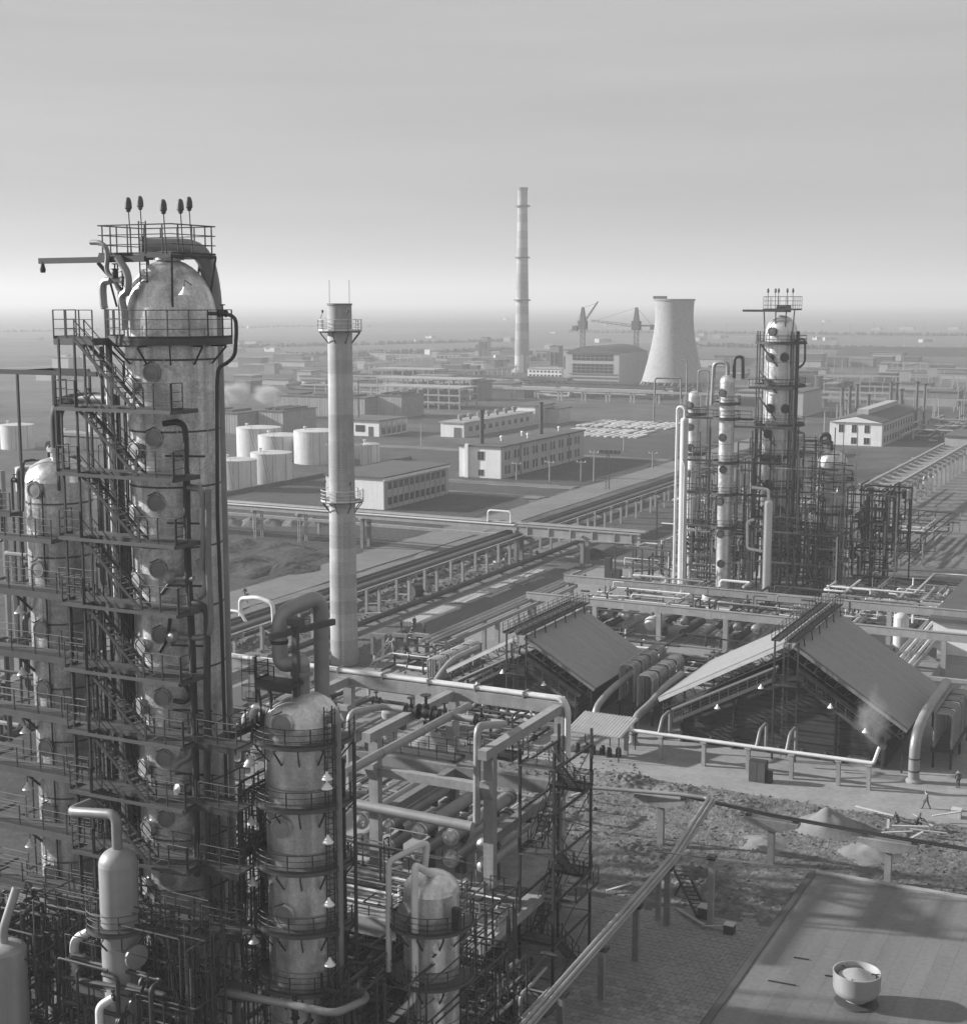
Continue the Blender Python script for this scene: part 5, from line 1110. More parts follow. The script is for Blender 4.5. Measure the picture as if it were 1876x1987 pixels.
# tower cranes
def crane(label, px, jib, counter, hz):
    b = AY(px, 600, 775); x = b.x; y = 775; t = thing('tower_crane', label, 'crane', (x, y, 0))
    mb = MB()
    for dx in (-1, 1):
        for dy in (-1, 1): mb.beam((x+dx, y+dy, 0), (x+dx, y+dy, 30), .3, .3)
    for z in range(0, 30, 3): mb.beam((x-1, y-1, z), (x+1, y-1, z+3), .2, .2).beam((x+1, y-1, z+3), (x-1, y-1, z+3), .2, .2).beam((x+1, y-1, z), (x+1, y+1, z+3), .2, .2)
    part('mast', mb, 'steel_grey', t, smooth=False); part('slewing_house', MB().box(x-2.2, y-2, 28, x+2.2, y+2, 33), 'steel_grey', t)
    part('head', MB().prism([(x-1.6, y-1, 33), (x+1.6, y-1, 33), (x+.5, y-1, 40.5), (x-.5, y-1, 40.5)], (0, 2, 0)), 'steel_grey', t)
    j = AY(*jib, 775); c = AY(*counter, 775); jb = MB(); a = Vector((x, y, hz))
    for o in (Vector((0, 0, .9)), Vector((0, .8, -.4)), Vector((0, -.8, -.4))): jb.beam(a+o, j+o*.5, .25, .25)
    for q in range(10): jb.beam(a.lerp(j, q/10) + Vector((0, 0, .8)), a.lerp(j, (q+.5)/10) + Vector((0, -.7, -.4)), .16, .16)
    part('jib', jb, 'steel_grey', t, smooth=False); part('counter_jib', MB().beam((x, y, c.z), c, .9, .7), 'steel_grey', t); part('counterweight', MB().box(c.x-1.4, y-1.2, c.z-2.2, c.x+1.4, y+1.2, c.z+.6), 'steel_grey', t)
    part('tie_rope', MB().beam((x, y, 40.3), j.lerp(a, .15) + Vector((0, 0, .8)), .14, .14).beam((x, y, 40.3), c, .14, .14), 'steel_grey', t)
crane('left tower crane with raised jib behind the power hall', 1131, (1160, 585), (1116, 634), 31)
crane('right tower crane with long lowered jib reaching left', 1235, (1146, 622), (1267, 632), 30)
# far pipe trestle before the cooling tower
t = thing('far_trestle', 'far pipe trestle on paired posts crossing in front of the cooling tower', 'trestle', (-220, 606, 0))
for k in range(15):
    x = -285 + 11.5*k
    for dx in (-.8, .8): part('post', MB().box(x+dx-.35, 604.5, 0, x+dx+.35, 605.2, 4.4), 'concrete', t, smooth=False)
part('girder', MB().box(-290, 604, 4.41, -118, 605.8, 5.4), 'concrete', t, smooth=False)
# slabs stored on the field
mesh_beam = MB().box(-6, -.5, 0, 6, .5, .5).mesh('concrete_beam', 'pipe_white', smooth=False)
random.seed(5)
for row, (y, x0, n) in enumerate(((455, -198, 13), (470, -199, 12), (490, -203, 14), (504, -203, 13))):
    for k in range(n):
        o = bpy.data.objects.new('concrete_beam', mesh_beam); COL.objects.link(o); o.location = (x0 + 2.5*k + random.uniform(-.5, .5), y + random.uniform(-.4, .4), .05); o.rotation_euler = (0, 0, R(90) + random.uniform(-.06, .06))
        tag(o, 'pale concrete beam lying in the rows stored on the dark field', 'beam', 'beams stored on the field')
# posts and power poles
def pole(label, p, h, arm=True, m='concrete', grp='poles along the road'):
    t = thing('power_pole', label, 'pole', p, grp); part('post', MB().cyl(p, (p[0], p[1], h), .22, 8, r2=.14), m, t)
    if arm: part('cross_arm', MB().beam((p[0]-1.3, p[1], h-.5), (p[0]+1.3, p[1], h-.5), .16, .16), m, t)
    for dx in (-1.1, 0, 1.1) if arm else (): part('insulator', MB().cyl((p[0]+dx, p[1], h-.42), (p[0]+dx, p[1], h-.1), .08, 6), 'lamp_white', t)
    return t
for k, (px, py, pt) in enumerate(((1066, 934, 893), (1127, 934, 893), (1152, 934, 874), (1002, 932, 896), (1210, 876, 846), (1266, 909, 876), (817, 868, 822), (640, 905, 860))):
    g0 = G(px, py); pole('concrete pole %s' % ('right of the white two storey building', 'second right of the white two storey building', 'tallest right of the white two storey building', 'close to the long wall of the white two storey building', 'among the stored beams', 'at the road by the slim white vessel', 'beside the pump house yard', 'hidden beside the chimney shaft')[k], g0, AY(px, pt, g0.y).z, k not in (4, 6))
t = thing('lattice_mast', 'thin dark lattice floodlight mast with lamps beside the road', 'mast', G(1180, 950))
g0 = G(1180, 950); h = AY(1180, 880, g0.y).z; mb = MB()
for dx, dy in ((-.5, -.5), (.5, -.5), (0, .5)): mb.beam((g0.x+dx, g0.y+dy, 0), (g0.x+dx*.5, g0.y+dy*.5, h), .1, .1)
for q in range(10): mb.beam((g0.x-.45, g0.y-.4, h*q/10), (g0.x+.45, g0.y-.4, h*(q+1)/10), .07, .07)
part('mast', mb, 'steel', t, smooth=False)
for k in range(5): part('floodlight', MB().box(g0.x - 2.4 + k*1.1, g0.y-.5, h, g0.x - 1.6 + k*1.1, g0.y+.4, h+.8), 'steel', t)
random.seed(21)
FARP = []; PL = []; HS = []
for k in range(46):
    px = random.uniform(1560, 1870); py = random.uniform(715, 850); g0 = G(px, py); FARP.append(g0)
    h_ = random.uniform(5, 10)
    PL.append((pole(None, g0, h_, False, 'concrete', 'posts on the plain at right'), '%s far post on the plain at right, %s' % ('tall' if h_ > 7.5 else 'short', 'near the boiler house' if py > 800 else 'in mid distance' if py > 755 else 'farther off'), px))
for k in range(20):
    px = random.uniform(700, 1000); py = random.uniform(690, 745); g0 = G(px, py)
    h_ = random.uniform(5, 9)
    PL.append((pole(None, g0, h_, False, 'concrete', 'posts on the plain at left'), '%s far post on the plain left of the tall chimney' % ('tall' if h_ > 7 else 'short'), px))
for k in range(9): pole('%s pylon like pole near the right horizon, counted from left' % ORD[k], G(1420 + 55*k + random.uniform(-15, 15), 690 - k*1.0), 26, True, 'concrete', 'poles near the horizon')
order_labels(PL, 'from left')
# building with stacks at the right
t = block('boiler_house', 'white boiler house with low gabled end and tall thin stacks at right', 'building', -106.8, -90.7, 458.5, 522, 7.2, side='grey_wall', over=.3)
part('gable', MB().prism([(-107, 458.3, 7.6), (-90.5, 458.3, 7.6), (-98.7, 458.3, 9.2)], (0, 64, 0)), 'bitumen', t, smooth=False)
part('gable_face', MB().prism([(-106.8, 458.2, 7.2), (-90.7, 458.2, 7.2), (-98.7, 458.2, 8.9)], (0, -.3, 0)), 'white_wall', t, smooth=False)
windows_y(t, 0, 458.48, (4.0,), (-103.2, -99.2, -95.3), 1.5, 2.4); windows_y(t, 0, 458.48, (.5,), (-99.2, -95.3), 1.7, 2.0)
part('roof_monitor', MB().box(-100.5, 468, 9.0, -97, 515, 10.6), 'grey_wall', t, smooth=False)
windows_x(t, -90.55, [462 + 4.4*k for k in range(13)], (1.0, 4.4), 1.8, 1.8)
for k, (px, py, pt) in enumerate(((1632, 815, 752), (1647, 812, 748), (1661, 808, 745), (1683, 828, 765), (1727, 800, 740), (1739, 800, 742), (1749, 800, 754), (1776, 840, 740), (1791, 838, 744))):
    g0 = G(px, py); h = AY(px, pt, g0.y).z; tt = thing('thin_stack', '%s thin dark stack by the boiler house, counted from left' % ORD[k], 'stack', g0, 'thin stacks by the boiler house')
    part('shaft', MB().cyl(g0, (g0.x, g0.y, h), .75 if k < 5 else .5, 10, r2=.6 if k < 5 else .4), 'steel_grey', tt); part('collar', MB().ring((g0.x, g0.y), .3, .8, h-.6, h), 'steel', tt)
block('store_shed', 'low white shed at the far right edge', 'shed', -70, -50, 446, 470, 5.0, 'grey_wall')
block('small_shed', 'small pale shed in front of the boiler house', 'shed', -118, -108.5, 418, 428, 6.2, 'grey_wall')
block('distant_hall', 'distant pale hall between the white lit column and the tallest distant column', 'hall', -152, -141, 560, 590, 9.5, 'grey_wall')
scatter_pipes('clutter of pipes on the plain right of the boiler house', -88, -62, 470, 560, .3, 5, 36, 41, ('concrete', 'pipe', 'pipe_dark'), (.2, .5), posts=False)
scatter_pipes('low construction clutter at the cooling tower foot', -330, -210, 615, 690, .3, 4, 60, 42, ('concrete', 'pipe_dark', 'pipe_dark'), (.3, .8), posts=False, name='construction_clutter')
scatter_pipes('low construction clutter before the tall chimney', -420, -300, 610, 720, .3, 4, 60, 43, ('concrete', 'pipe_dark', 'concrete_dark'), (.3, .9), posts=False, name='construction_clutter')
for k, (px, py, w, h) in enumerate(((125, 728, 46, 10), (100, 738, 60, 5), (490, 670, 30, 4), (460, 668, 16, 3), (700, 715, 14, 5), (660, 714, 6, 5), (1760, 640, 30, 5), (1850, 640, 22, 5), (1700, 640, 18, 4), (1330, 660, 12, 8), (1360, 660, 10, 8), (1380, 712, 60, 5))):
    g0 = G(px - w/2, py); g1 = G(px + w/2, py)
    t = block('far_shed', 'pale far shed on the plain, %s in order from the left edge' % ORD[k], 'shed', g0.x, g0.x + max(6, abs(g1.x-g0.x)), g0.y, g0.y + 12, h, 'grey_wall', over=.1)
random.seed(33)
hm_ = MB().box(-5, -3.5, 0, 5, 3.5, 3.4).mesh('house_wall', 'grey_wall', smooth=False); hr_ = MB().prism([(-5.4, -3.8, 3.41), (5.4, -3.8, 3.41), (0, -3.8, 5.6)], (0, 7.6, 0)).mesh('house_roof', 'concrete_dark', smooth=False)
for k in range(48):
    px = random.uniform(0, 1876); py = random.choice((random.uniform(612, 640), random.uniform(640, 665), random.uniform(668, 700))); g0 = G(px, py)
    if abs(g0.x + 250) < 60 and abs(g0.y - 722) < 60: continue
    t = thing('far_house', None, 'house', g0, 'houses on the far plain'); HS.append((t, 'tiny pale house %s, %s' % ('close to the horizon' if py < 640 else 'on the middle plain' if py < 666 else 'on the nearer plain', 'left of concrete chimney' if px < 630 else 'right of cooling tower' if px > 1360 else 'behind the plant middle'), px)); s = random.uniform(.5, 1.2)
    inst('wall', hm_, t, g0, random.uniform(0, 3), (s*1.4, s, s)); inst('roof', hr_, t, g0, 0, (s*1.4, s, s))
order_labels(HS, 'from left')
# the hazy belt of low plant buildings, racks and posts across the plain
random.seed(91); BLK = []; RCK = []
for k in range(120):
    px, py = (random.uniform(430, 1010), random.uniform(690, 775)) if k % 2 else (random.uniform(1370, 1876), random.uniform(692, 790))
    g0 = G(px, py)
    if -330 < g0.x < -215 and 690 < g0.y < 775: continue
    if -420 < g0.x < -280 and g0.y < 600 or -160 < g0.x < -84 and g0.y < 600: continue
    w = random.uniform(5, 26); d = random.uniform(5, 14); h = random.uniform(2.5, 6.5)
    t = thing('low_block', None, 'plant building', g0, 'low blocks in the hazy belt'); wm = random.choice(('grey_wall', 'concrete_dark', 'panel_wall', 'steel_grey', 'bitumen'))
    BLK.append((t, '%s %s block in hazy belt %s' % ('wide' if w > 15 else 'narrow', {'grey_wall': 'pale', 'panel_wall': 'grey', 'concrete_dark': 'grey'}.get(wm, 'dark'), 'left of tall chimney' if px < 1010 else 'at right'), px)); part('wall', MB().box(g0.x - w/2, g0.y, 0, g0.x + w/2, g0.y + d, h), wm, t, smooth=False)
    part('roof', MB().box(g0.x - w/2 - .3, g0.y - .3, h, g0.x + w/2 + .3, g0.y + d + .3, h + .5), random.choice(('bitumen', 'bitumen', 'concrete_dark')), t, smooth=False)
for k in range(22):
    px, py = (random.uniform(560, 1000), random.uniform(700, 770)) if k % 2 else (random.uniform(1400, 1876), random.uniform(700, 800)); g0 = G(px, py)
    if -330 < g0.x < -215 and 690 < g0.y < 775: continue
    t = thing('open_rack', None, 'rack', g0, 'open racks in the hazy belt'); RCK.append((t, 'open rack of thin posts in hazy belt %s' % ('left of tall chimney' if px < 1010 else 'on the right'), px)); L_ = random.uniform(25, 60); n = int(L_/6); dx, dy = (1, 0) if random.random() < .6 else (0, 1)
    for q in range(n+1): part('post', MB().box(g0.x + dx*L_*q/n - .25, g0.y + dy*L_*q/n - .25, 0, g0.x + dx*L_*q/n + .25, g0.y + dy*L_*q/n + .25, 4.5), 'concrete', t, smooth=False)
    part('beam', MB().box(g0.x - .4, g0.y - .4, 4.5, g0.x + dx*L_ + .4, g0.y + dy*L_ + .4, 5.2), 'concrete', t, smooth=False)
order_labels(BLK, 'from the left'); order_labels(RCK, 'from the left')
# shelter belts of trees and field roads on the far plain
def belt(x0, y0, x1, y1, n, w, h, seed):
    random.seed(seed); b = MB()
    for k in range(n):
        f = (k + random.random())/n; x = x0 + (x1-x0)*f + random.uniform(-w, w); y = y0 + (y1-y0)*f + random.uniform(-w, w); r = random.uniform(.4, 1)*h*.55; i = len(b.v)
        b.lathe([(0, 0), (r*.9, r*.3), (r*1.0, r*.9), (r*.55, r*1.6), (0, r*1.9)], (x, y, 0), 7)
    o = bpy.data.objects.new('tree_belt', b.mesh('tree_belt', 'mud')); COL.objects.link(o); o['kind'] = 'stuff'; o['label'] = 'dark far belt of trees and scrub across the plain'
for k, (a, c_, n, h) in enumerate((((430, 676), (1000, 662), 300, 4), ((1350, 672), (1876, 684), 300, 4.5), ((1100, 645), (1876, 652), 320, 5), ((0, 645), (700, 632), 300, 4), ((560, 692), (1000, 680), 220, 4))):
    g0 = G(*a); g1 = G(*c_); belt(g0.x, g0.y, g1.x, g1.y, n, 4, h, k)
for k, (a, c_, w) in enumerate((((0, 662), (1000, 640), 14), ((700, 700), (1300, 660), 12), ((1380, 655), (1876, 640), 20), ((0, 715), (560, 690), 10), ((1500, 700), (1876, 720), 9))):
    g0 = G(*a); g1 = G(*c_); d = (g1 - g0).normalized(); nrm = Vector((-d.y, d.x, 0))*w/2; structure('field_road', MB().prism([g0 - nrm, g1 - nrm, g1 + nrm, g0 + nrm], (0, 0, .06 + .02*k)), 'road_pale')
# long dark earth bank near the horizon at right
b = MB(); g0 = G(1620, 690); g1 = G(1990, 690); b.prism([(g0.x, g0.y, 0), (g0.x, g0.y + 26, 0), (g0.x, g0.y + 13, 7)], (g1.x - g0.x + 600, 160, 0)); structure('earth_bank', b, 'mud')
# ------------------------------------------------------------------ flat roofed building in the foreground
mat('felt', .15, .7, 0, .22, .35, fine=.1, rnd=.05, stretch=(1, .12, 1), streak=.0)
mat('vent_paint', .38, .55, .1, .1, .6, streak=.08)
RX0, RX1, RY0, RY1, RZ = -22.6, 16.0, 50.0, 96.4, 6.0
t = thing('flat_roof_building', 'foreground building seen from above, dark felt roof with mushroom vents', 'building', (-3, 73, 0))
part('wall', MB().box(RX0+.3, RY0, 0, RX1, RY1-.3, RZ-.3), 'grey_wall', t, smooth=False); part('roof_slab', MB().box(RX0, RY0, RZ-.3, RX1, RY1, RZ), 'concrete_dark', t, smooth=False)
x = RX0 + .45; k = 0; random.seed(9)
while x < 6:
    w = 1.05; y = RY0 + random.uniform(0, 6); ya = RY0 + .2
    while ya < RY1 - .5:
        yb = min(RY1 - .45, ya + random.uniform(15, 25)); part('felt_strip', MB().box(x, ya, RZ - .02, x + w - .008, yb - .008, RZ + .012 + random.uniform(0, .006)), 'felt', t, smooth=False); ya = yb
    x += w
part('roof_edge', MB().box(RX0 - .12, RY0, RZ - .4, RX0 + .28, RY1 + .1, RZ + .06), 'steel_grey', t, smooth=False); part('gutter', MB().box(RX0 - .3, RY0, RZ - .45, RX0 - .13, RY1, RZ - .1), 'steel', t, smooth=False)
part('roof_edge', MB().box(RX0 + .29, RY1 - .42, RZ - .3, RX1, RY1 + .12, RZ + .16), 'concrete', t, smooth=False)
b = MB()
def mushroom(c, label):
    v = thing('roof_vent', label, 'vent', (c[0], c[1], RZ)); O = (c[0], c[1], 0)
    part('collar', MB().lathe([(1.25, RZ + .02), (1.2, RZ + .12), (.7, RZ + .2)], O, 32), 'bitumen', v)  # dark base flange; its tone also draws the shadow under the bowl
    part('stem', MB().lathe([(.62, RZ + .1), (.6, RZ + .42), (.66, RZ + .46)], O, 32), 'vent_paint', v)
    part('bowl', MB().lathe([(.62, RZ + .4), (.95, RZ + .46), (1.2, RZ + .66), (1.3, RZ + .95), (1.32, RZ + 1.8), (1.34, RZ + 1.86), (1.27, RZ + 1.88), (1.25, RZ + 1.8), (1.22, RZ + 1.1), (.9, RZ + .8), (.5, RZ + .75)], O, 40), 'vent_paint', v)
    part('inner_cone', MB().lathe([(.3, RZ + 1.0), (1.0, RZ + 1.5), (1.02, RZ + 1.58), (.5, RZ + 1.85), (.05, RZ + 2.05), (0, RZ + 2.05)], O, 40), 'vent_paint', v)
    for a in (0.4, 2.5, 4.6): part('stay', MB().beam((c[0] + .8*math.cos(a), c[1] + .8*math.sin(a), RZ + 1.7), (c[0] + 1.25*math.cos(a), c[1] + 1.25*math.sin(a), RZ + 1.7), .05, .05), 'steel', v)
mushroom((-15.75, 78.6), 'pale mushroom vent standing whole on the dark foreground roof')
q = G(1640, 2008, RZ + 2.0); mushroom((q.x, q.y), 'pale mushroom vent cut off by the bottom edge of the picture')
for (px, py, l) in ((1490, 1905, 1.6), (1600, 1895, .6), (1540, 1860, .9)):
    q = G(px, py, RZ); single('roof_scrap', MB().beam((q.x, q.y, RZ + .07), (q.x + l, q.y + .1, RZ + .07), .08, .05), 'steel', 'scrap rod lying on the dark roof, %s' % {1490: 'longest', 1600: 'shortest', 1540: 'left upper one'}[px], 'scrap')
# ------------------------------------------------------------------ heaps and debris
def heap(label, c, r, h, m='sand', seed=1, name='sand_heap'):
    b = MB(); n, k = 36, 12; b.v.append((c[0], c[1], h))
    for j in range(1, k+1):
        for i in range(n):
            a = 2*math.pi*i/n; f = j/k; rr = r*f*(1 + .22*mnoise.noise(Vector((math.cos(a)*1.3 + seed, math.sin(a)*1.3, seed))))
            z = h*(.75*(1-f)**1.5 + .25*math.cos(f*1.57))*(1 + .35*mnoise.noise(Vector((c[0] + rr*math.cos(a)*.9, rr*math.sin(a)*.9, seed)))*min(1, 3*f)) if j < k else -.05
            b.v.append((c[0] + rr*math.cos(a), c[1] + rr*math.sin(a), max(z, -.05)))
    for i in range(n): b.f.append((0, 1+i, 1+(i+1) % n))
    for j in range(k-1):
        for i in range(n): b.f.append((1+j*n+i, 1+(j+1)*n+i, 1+(j+1)*n+(i+1) % n, 1+j*n+(i+1) % n))
    single(name, b, m, label, 'heap', org=(c[0], c[1], 0))
heap('large pale sand heap in the churned yard near the right posts', G(1605, 1608), 3.4, 1.9, 'sand', 1)
heap('low spill of sand left of the large sand heap', G(1480, 1640), 2.6, .7, 'sand', 2)
heap('low sand heap right of the large sand heap', G(1690, 1660), 3.2, .9, 'sand', 8)
heap('pale sand heap inside the concrete frame behind the exchangers', G(835, 1462), 4.2, 2.4, 'sand', 3)
heap('dark soil heap beneath the trestle right of the road', G(1150, 1080), 4.0, 1.6, 'mud', 4, 'soil_heap')
heap('dark soil heap in the dug earth left of the chimney', G(560, 1105), 6, 1.5, 'mud', 5, 'soil_heap')
for k, px in enumerate((440, 480, 520, 560, 600)): heap('%s pale spoil heap behind the low beam, counted from left' % ORD[k], G(px + 8, 1018), 3.2, 1.8, 'dirt', 10 + k, 'soil_heap')
random.seed(4)
for k, (px, py, l, a) in enumerate(((1700, 1592, 4.2, -20), (1740, 1632, 2.6, 30), (1762, 1622, 3.2, 12), (1775, 1640, 2.4, 70), (1800, 1630, 3.0, 5), (1722, 1618, 1.8, 100), (1790, 1612, 2.2, 150), (1835, 1600, 2.4, 25), (1200, 1735, 2.0, 40), (1340, 1790, 3.4, -38), (1390, 1810, 2.2, 10), (1130, 1546, 2.5, 60))):
    q = G(px, py); d = Vector((math.cos(R(a)), math.sin(R(a)), 0)) * l/2; z0 = .75 if py > 1560 and py < 1700 else .35
    single('plank', MB().beam(q - d + Vector((0, 0, z0)), q + d + Vector((0, 0, z0 + random.uniform(0, .5))), .22, .07), 'wood', '%s loose plank on the yard ground, counted from the left' % ORD[sorted((1700, 1740, 1762, 1775, 1800, 1722, 1790, 1835, 1200, 1340, 1390, 1130)).index(px)], 'plank', 'loose planks in the yard', smooth=False)
for k, (px, py, s) in enumerate(((1368, 1785, .9), (1855, 1590, .8), (1415, 1815, .7))):
    q = G(px, py); t = thing('crate', ('square dark crate beside the slim posts on the paving edge', 'tilted pale board box near right edge of the yard', 'flat crate on the paving edge')[k], 'crate', q)
    part('box', MB().box(q.x - s/2, q.y - s/2, .1, q.x + s/2, q.y + s/2, .1 + s), 'wood' if k == 1 else 'steel_grey', t, smooth=False); part('lid', MB().box(q.x - s*.55, q.y - s*.55, .1 + s, q.x + s*.55, q.y + s*.55, .16 + s), 'wood', t, smooth=False)
t = thing('inclined_conveyor', 'dark slanting ladder like conveyor in the yard by the slim posts', 'conveyor', G(1340, 1780))
a = AY(1308, 1690, 101.5); c = G(1352, 1778, .4); b = MB().beam(a, c, .12, .2).beam(a + Vector((.9, .3, 0)), c + Vector((.9, .3, 0)), .12, .2)
for q in range(12): p = a.lerp(c, q/11); b.beam(p, p + Vector((.9, .3, 0)), .1, .06)
part('frame', b, 'steel', t, smooth=False); part('leg', MB().beam(a.lerp(c, .3), Vector((a.x, a.y, 0)), .1, .1), 'steel', t)
# loose stones: nobody could count these
b = MB(); random.seed(17)
for (x0, x1, y0, y1, n, s0, s1) in ((-52, -10, 100, 127, 1500, .06, .22), (-118, -104, 152, 228, 900, .12, .45), (-76, -46, 98, 130, 900, .08, .3), (-100, -78, 148, 165, 200, .08, .2)):
    for k in range(n):
        c = Vector((random.uniform(x0, x1), random.uniform(y0, y1), 0)); s = random.uniform(s0, s1); i = len(b.v)
        c.z = (hyard(c.x, c.y) if x1 > -11 else .12) + .03
        for d in ((1, 0, 0), (-.4, .9, 0), (-.6, -.8, .1), (0, 0, .8), (.1, 0, -.5)): b.v.append((c.x + d[0]*s*random.uniform(.6, 1.3), c.y + d[1]*s*random.uniform(.6, 1.3), c.z + d[2]*s))
        b.f += [(i, i+1, i+3), (i+1, i+2, i+3), (i+2, i, i+3), (i+1, i, i+4), (i+2, i+1, i+4), (i, i+2, i+4)]
o = bpy.data.objects.new('rubble', b.mesh('rubble', 'pale_dirt', smooth=False)); COL.objects.link(o); o['kind'] = 'stuff'; o['label'] = 'loose stones and clods strewn over the yards'
# timber and pipe scraps along the rack
random.seed(27); SCR = []
for k in range(26):
    y = 155 + 2.8*k; x = random.uniform(-117, -104.8); a = random.uniform(0, 3.1); l = random.uniform(1, 3.2); d = Vector((math.cos(a), math.sin(a), 0))*l
    mm = random.choice(('wood', 'pipe_white', 'concrete')); SCR.append((single('scrap_timber', MB().beam((x, y, .35), Vector((x, y, .45)) + d, .25, .12), mm, None, 'scrap', 'scraps scattered under the long pipe rack', smooth=False), '%s %s scrap under the long pipe rack' % ('long' if l > 2 else 'short', {'wood': 'brown grey timber', 'pipe_white': 'pale pipe', 'concrete': 'concrete'}[mm].replace('brown grey ', '')), y))
order_labels(SCR, 'from near to far')
t = thing('pipe_ring', 'short stub of large pipe standing under the long pipe rack', 'pipe stub', (-107, 191.5, 0)); part('ring', MB().lathe([(.9, 0), (.9, 1.6), (.8, 1.6), (.8, .05)], (-107.2, 191.5, .95), 20, (.4, 1, 0)), 'pipe_dark', t)
# ------------------------------------------------------------------ dense piping low on the left and beneath the frame
DK = ('pipe_dark', 'steel', 'pipe_dark')  # near-black pipe and steel tones stand in for deep shade here
scatter_pipes('dark valve and pipe thicket below the tallest column', -53, -44.5, 55.5, 60, 4.5, 10.5, 80, 51, DK, (.05, .14), posts=False, valves=40)
scatter_pipes('dark pipe thicket between the two left columns', -56.4, -53, 63.5, 69, 2, 33, 40, 52, DK, (.05, .12), posts=False, valves=10)
scatter_pipes('dark pipe thicket at the foot of the left column', -64, -54.5, 55.5, 60, 3, 12, 70, 53, DK, (.05, .15), posts=False, valves=24)
scatter_pipes('pipe thicket between glossy column and small domed vessel', -41, -36.5, 60, 68, 4, 10.5, 44, 54, DK, (.05, .14), posts=False, valves=16)
scatter_pipes('dark piping under the concrete deck', -60, -39, 70, 83, .5, 4.4, 60, 55, DK, (.06, .2), posts=False, valves=14)
scatter_pipes('pipework on the concrete deck before the exchangers', -58, -38.8, 78.5, 83.5, 5.3, 6.6, 24, 56, ('pipe', 'pipe_dark', 'pipe_white'), (.05, .12), posts=False, valves=10)
scatter_pipes('pipework behind the glossy column beside the concrete frame', -66, -54, 70, 81, 5, 12, 40, 57, ('pipe', 'pipe_dark', 'steel'), (.06, .16), valves=12)
scatter_pipes('pipe runs right of small domed vessel at bottom', -38, -34.2, 72, 80, 1, 4.5, 30, 58, ('pipe', 'pipe_dark', 'pipe_dark'), (.06, .16), posts=False, valves=8)
scatter_pipes('tall pipe lines left behind the left column', -92, -81, 86, 98, 6, 34, 34, 59, ('pipe', 'pipe_dark', 'steel'), (.1, .3), posts=False, valves=4)
scatter_pipes('low pipes on the sandy ground behind concrete frame', -72, -46, 99, 118, .3, 2.2, 30, 61, ('pipe', 'pipe_white', 'pipe_dark'), (.08, .18), posts=False)
scatter_pipes('pipes on racks left behind the glossy column', -92, -76, 112, 136, .5, 4.5, 34, 62, ('pipe', 'pipe_white', 'pipe_dark'), (.1, .24), valves=8)
FN = ('steel', 'pipe_dark', 'steel', 'steel_grey')
scatter_pipes('fine tracing lines and valves below the tallest column', -54, -44, 56, 60.5, 3, 14, 120, 81, FN, (.02, .06), posts=False, valves=60)
scatter_pipes('fine tracing lines and valves at the foot of the left column', -63, -54, 56, 61, 2, 13, 100, 82, FN, (.02, .06), posts=False, valves=50)
scatter_pipes('fine lines between the tallest and the glossy column', -47.2, -44.2, 60.8, 67, 2, 20, 90, 83, FN, (.02, .07), posts=False, valves=30)
scatter_pipes('fine lines and valves around the small domed vessel', -40, -33.8, 62, 76, 1, 11, 110, 84, FN, (.02, .07), posts=False, valves=46)
scatter_pipes('fine lines beside the exchanger heads in the concrete frame', -60, -41, 80, 84, 5.4, 10, 26, 85, ('steel', 'pipe_dark', 'pipe'), (.03, .08), posts=False, valves=30)
scatter_pipes('fine lines along the tallest column behind its stairs', -54.5, -51.5, 60.8, 64, 3, 42, 60, 86, FN, (.02, .06), posts=False, valves=10)
scatter_pipes('small pipework at foot of the stair tower', -44, -35, 70, 83, .3, 4, 70, 87, FN, (.03, .1), posts=False, valves=24)
scatter_pipes('small pipework behind the sheds towards the right edge', -48, -22, 198, 226, .3, 4.5, 90, 88, ('pipe', 'pipe_white', 'pipe_dark'), (.06, .16), posts=False)
t = thing('low_header', 'thick pale pipe bending across the bottom left foreground', 'pipe', (-42, 57, 5))
pipe(t, [AY(430, 1925, 59), AY(560, 1950, 58.5), AY(650, 1968, 58.5), AY(716, 1938, 61.5), AY(690, 1915, 62.5)], .2, 'pipe', .7, 12)
for px in (470, 600): q = AY(px, 1950, 58.7); part('support', MB().beam((q.x, q.y, 0), (q.x, q.y, q.z - .2), .14, .14), 'steel', t)
random.seed(61)
for k in range(12):
    x = -62 + 2.2*k; y = random.uniform(56, 61); t = thing('pump', '%s pump under the left columns, counted from left' % ORD[k], 'pump', (x, y, 0), 'pumps under the left columns')
    part('casing', MB().lathe([(.5, 0), (.6, .2), (.6, .6), (.3, .9), (.3, 1.6), (.42, 1.6), (.42, 2.3), (0, 2.5)], (x, y, .3), 14), 'pipe_dark', t); part('base', MB().box(x-.8, y-.6, 0, x+.8, y+.6, .3), 'concrete_dark', t, smooth=False)
# ------------------------------------------------------------------ people
pm = bpy.data.materials.new('clothes'); pm.use_nodes = True; N = pm.node_tree.nodes; L = pm.node_tree.links
tcn = N.new('ShaderNodeTexCoord'); sx = N.new('ShaderNodeSeparateXYZ'); L.new(tcn.outputs['Object'], sx.inputs[0])
cr_ = N.new('ShaderNodeValToRGB'); cr_.color_ramp.interpolation = 'CONSTANT'; mr = N.new('ShaderNodeMath'); mr.operation = 'DIVIDE'; mr.inputs[1].default_value = 2.0; L.new(sx.outputs[2], mr.inputs[0]); L.new(mr.outputs[0], cr_.inputs[0])
E_ = cr_.color_ramp.elements; E_[0].position = 0; E_[0].color = (.015, .015, .015, 1); E_[1].position = .06; E_[1].color = (.05, .05, .05, 1)
for p_, v_ in ((.43, .04), (.45, .075), (.735, .38), (.825, .03)): e = E_.new(p_); e.color = (v_, v_, v_, 1)
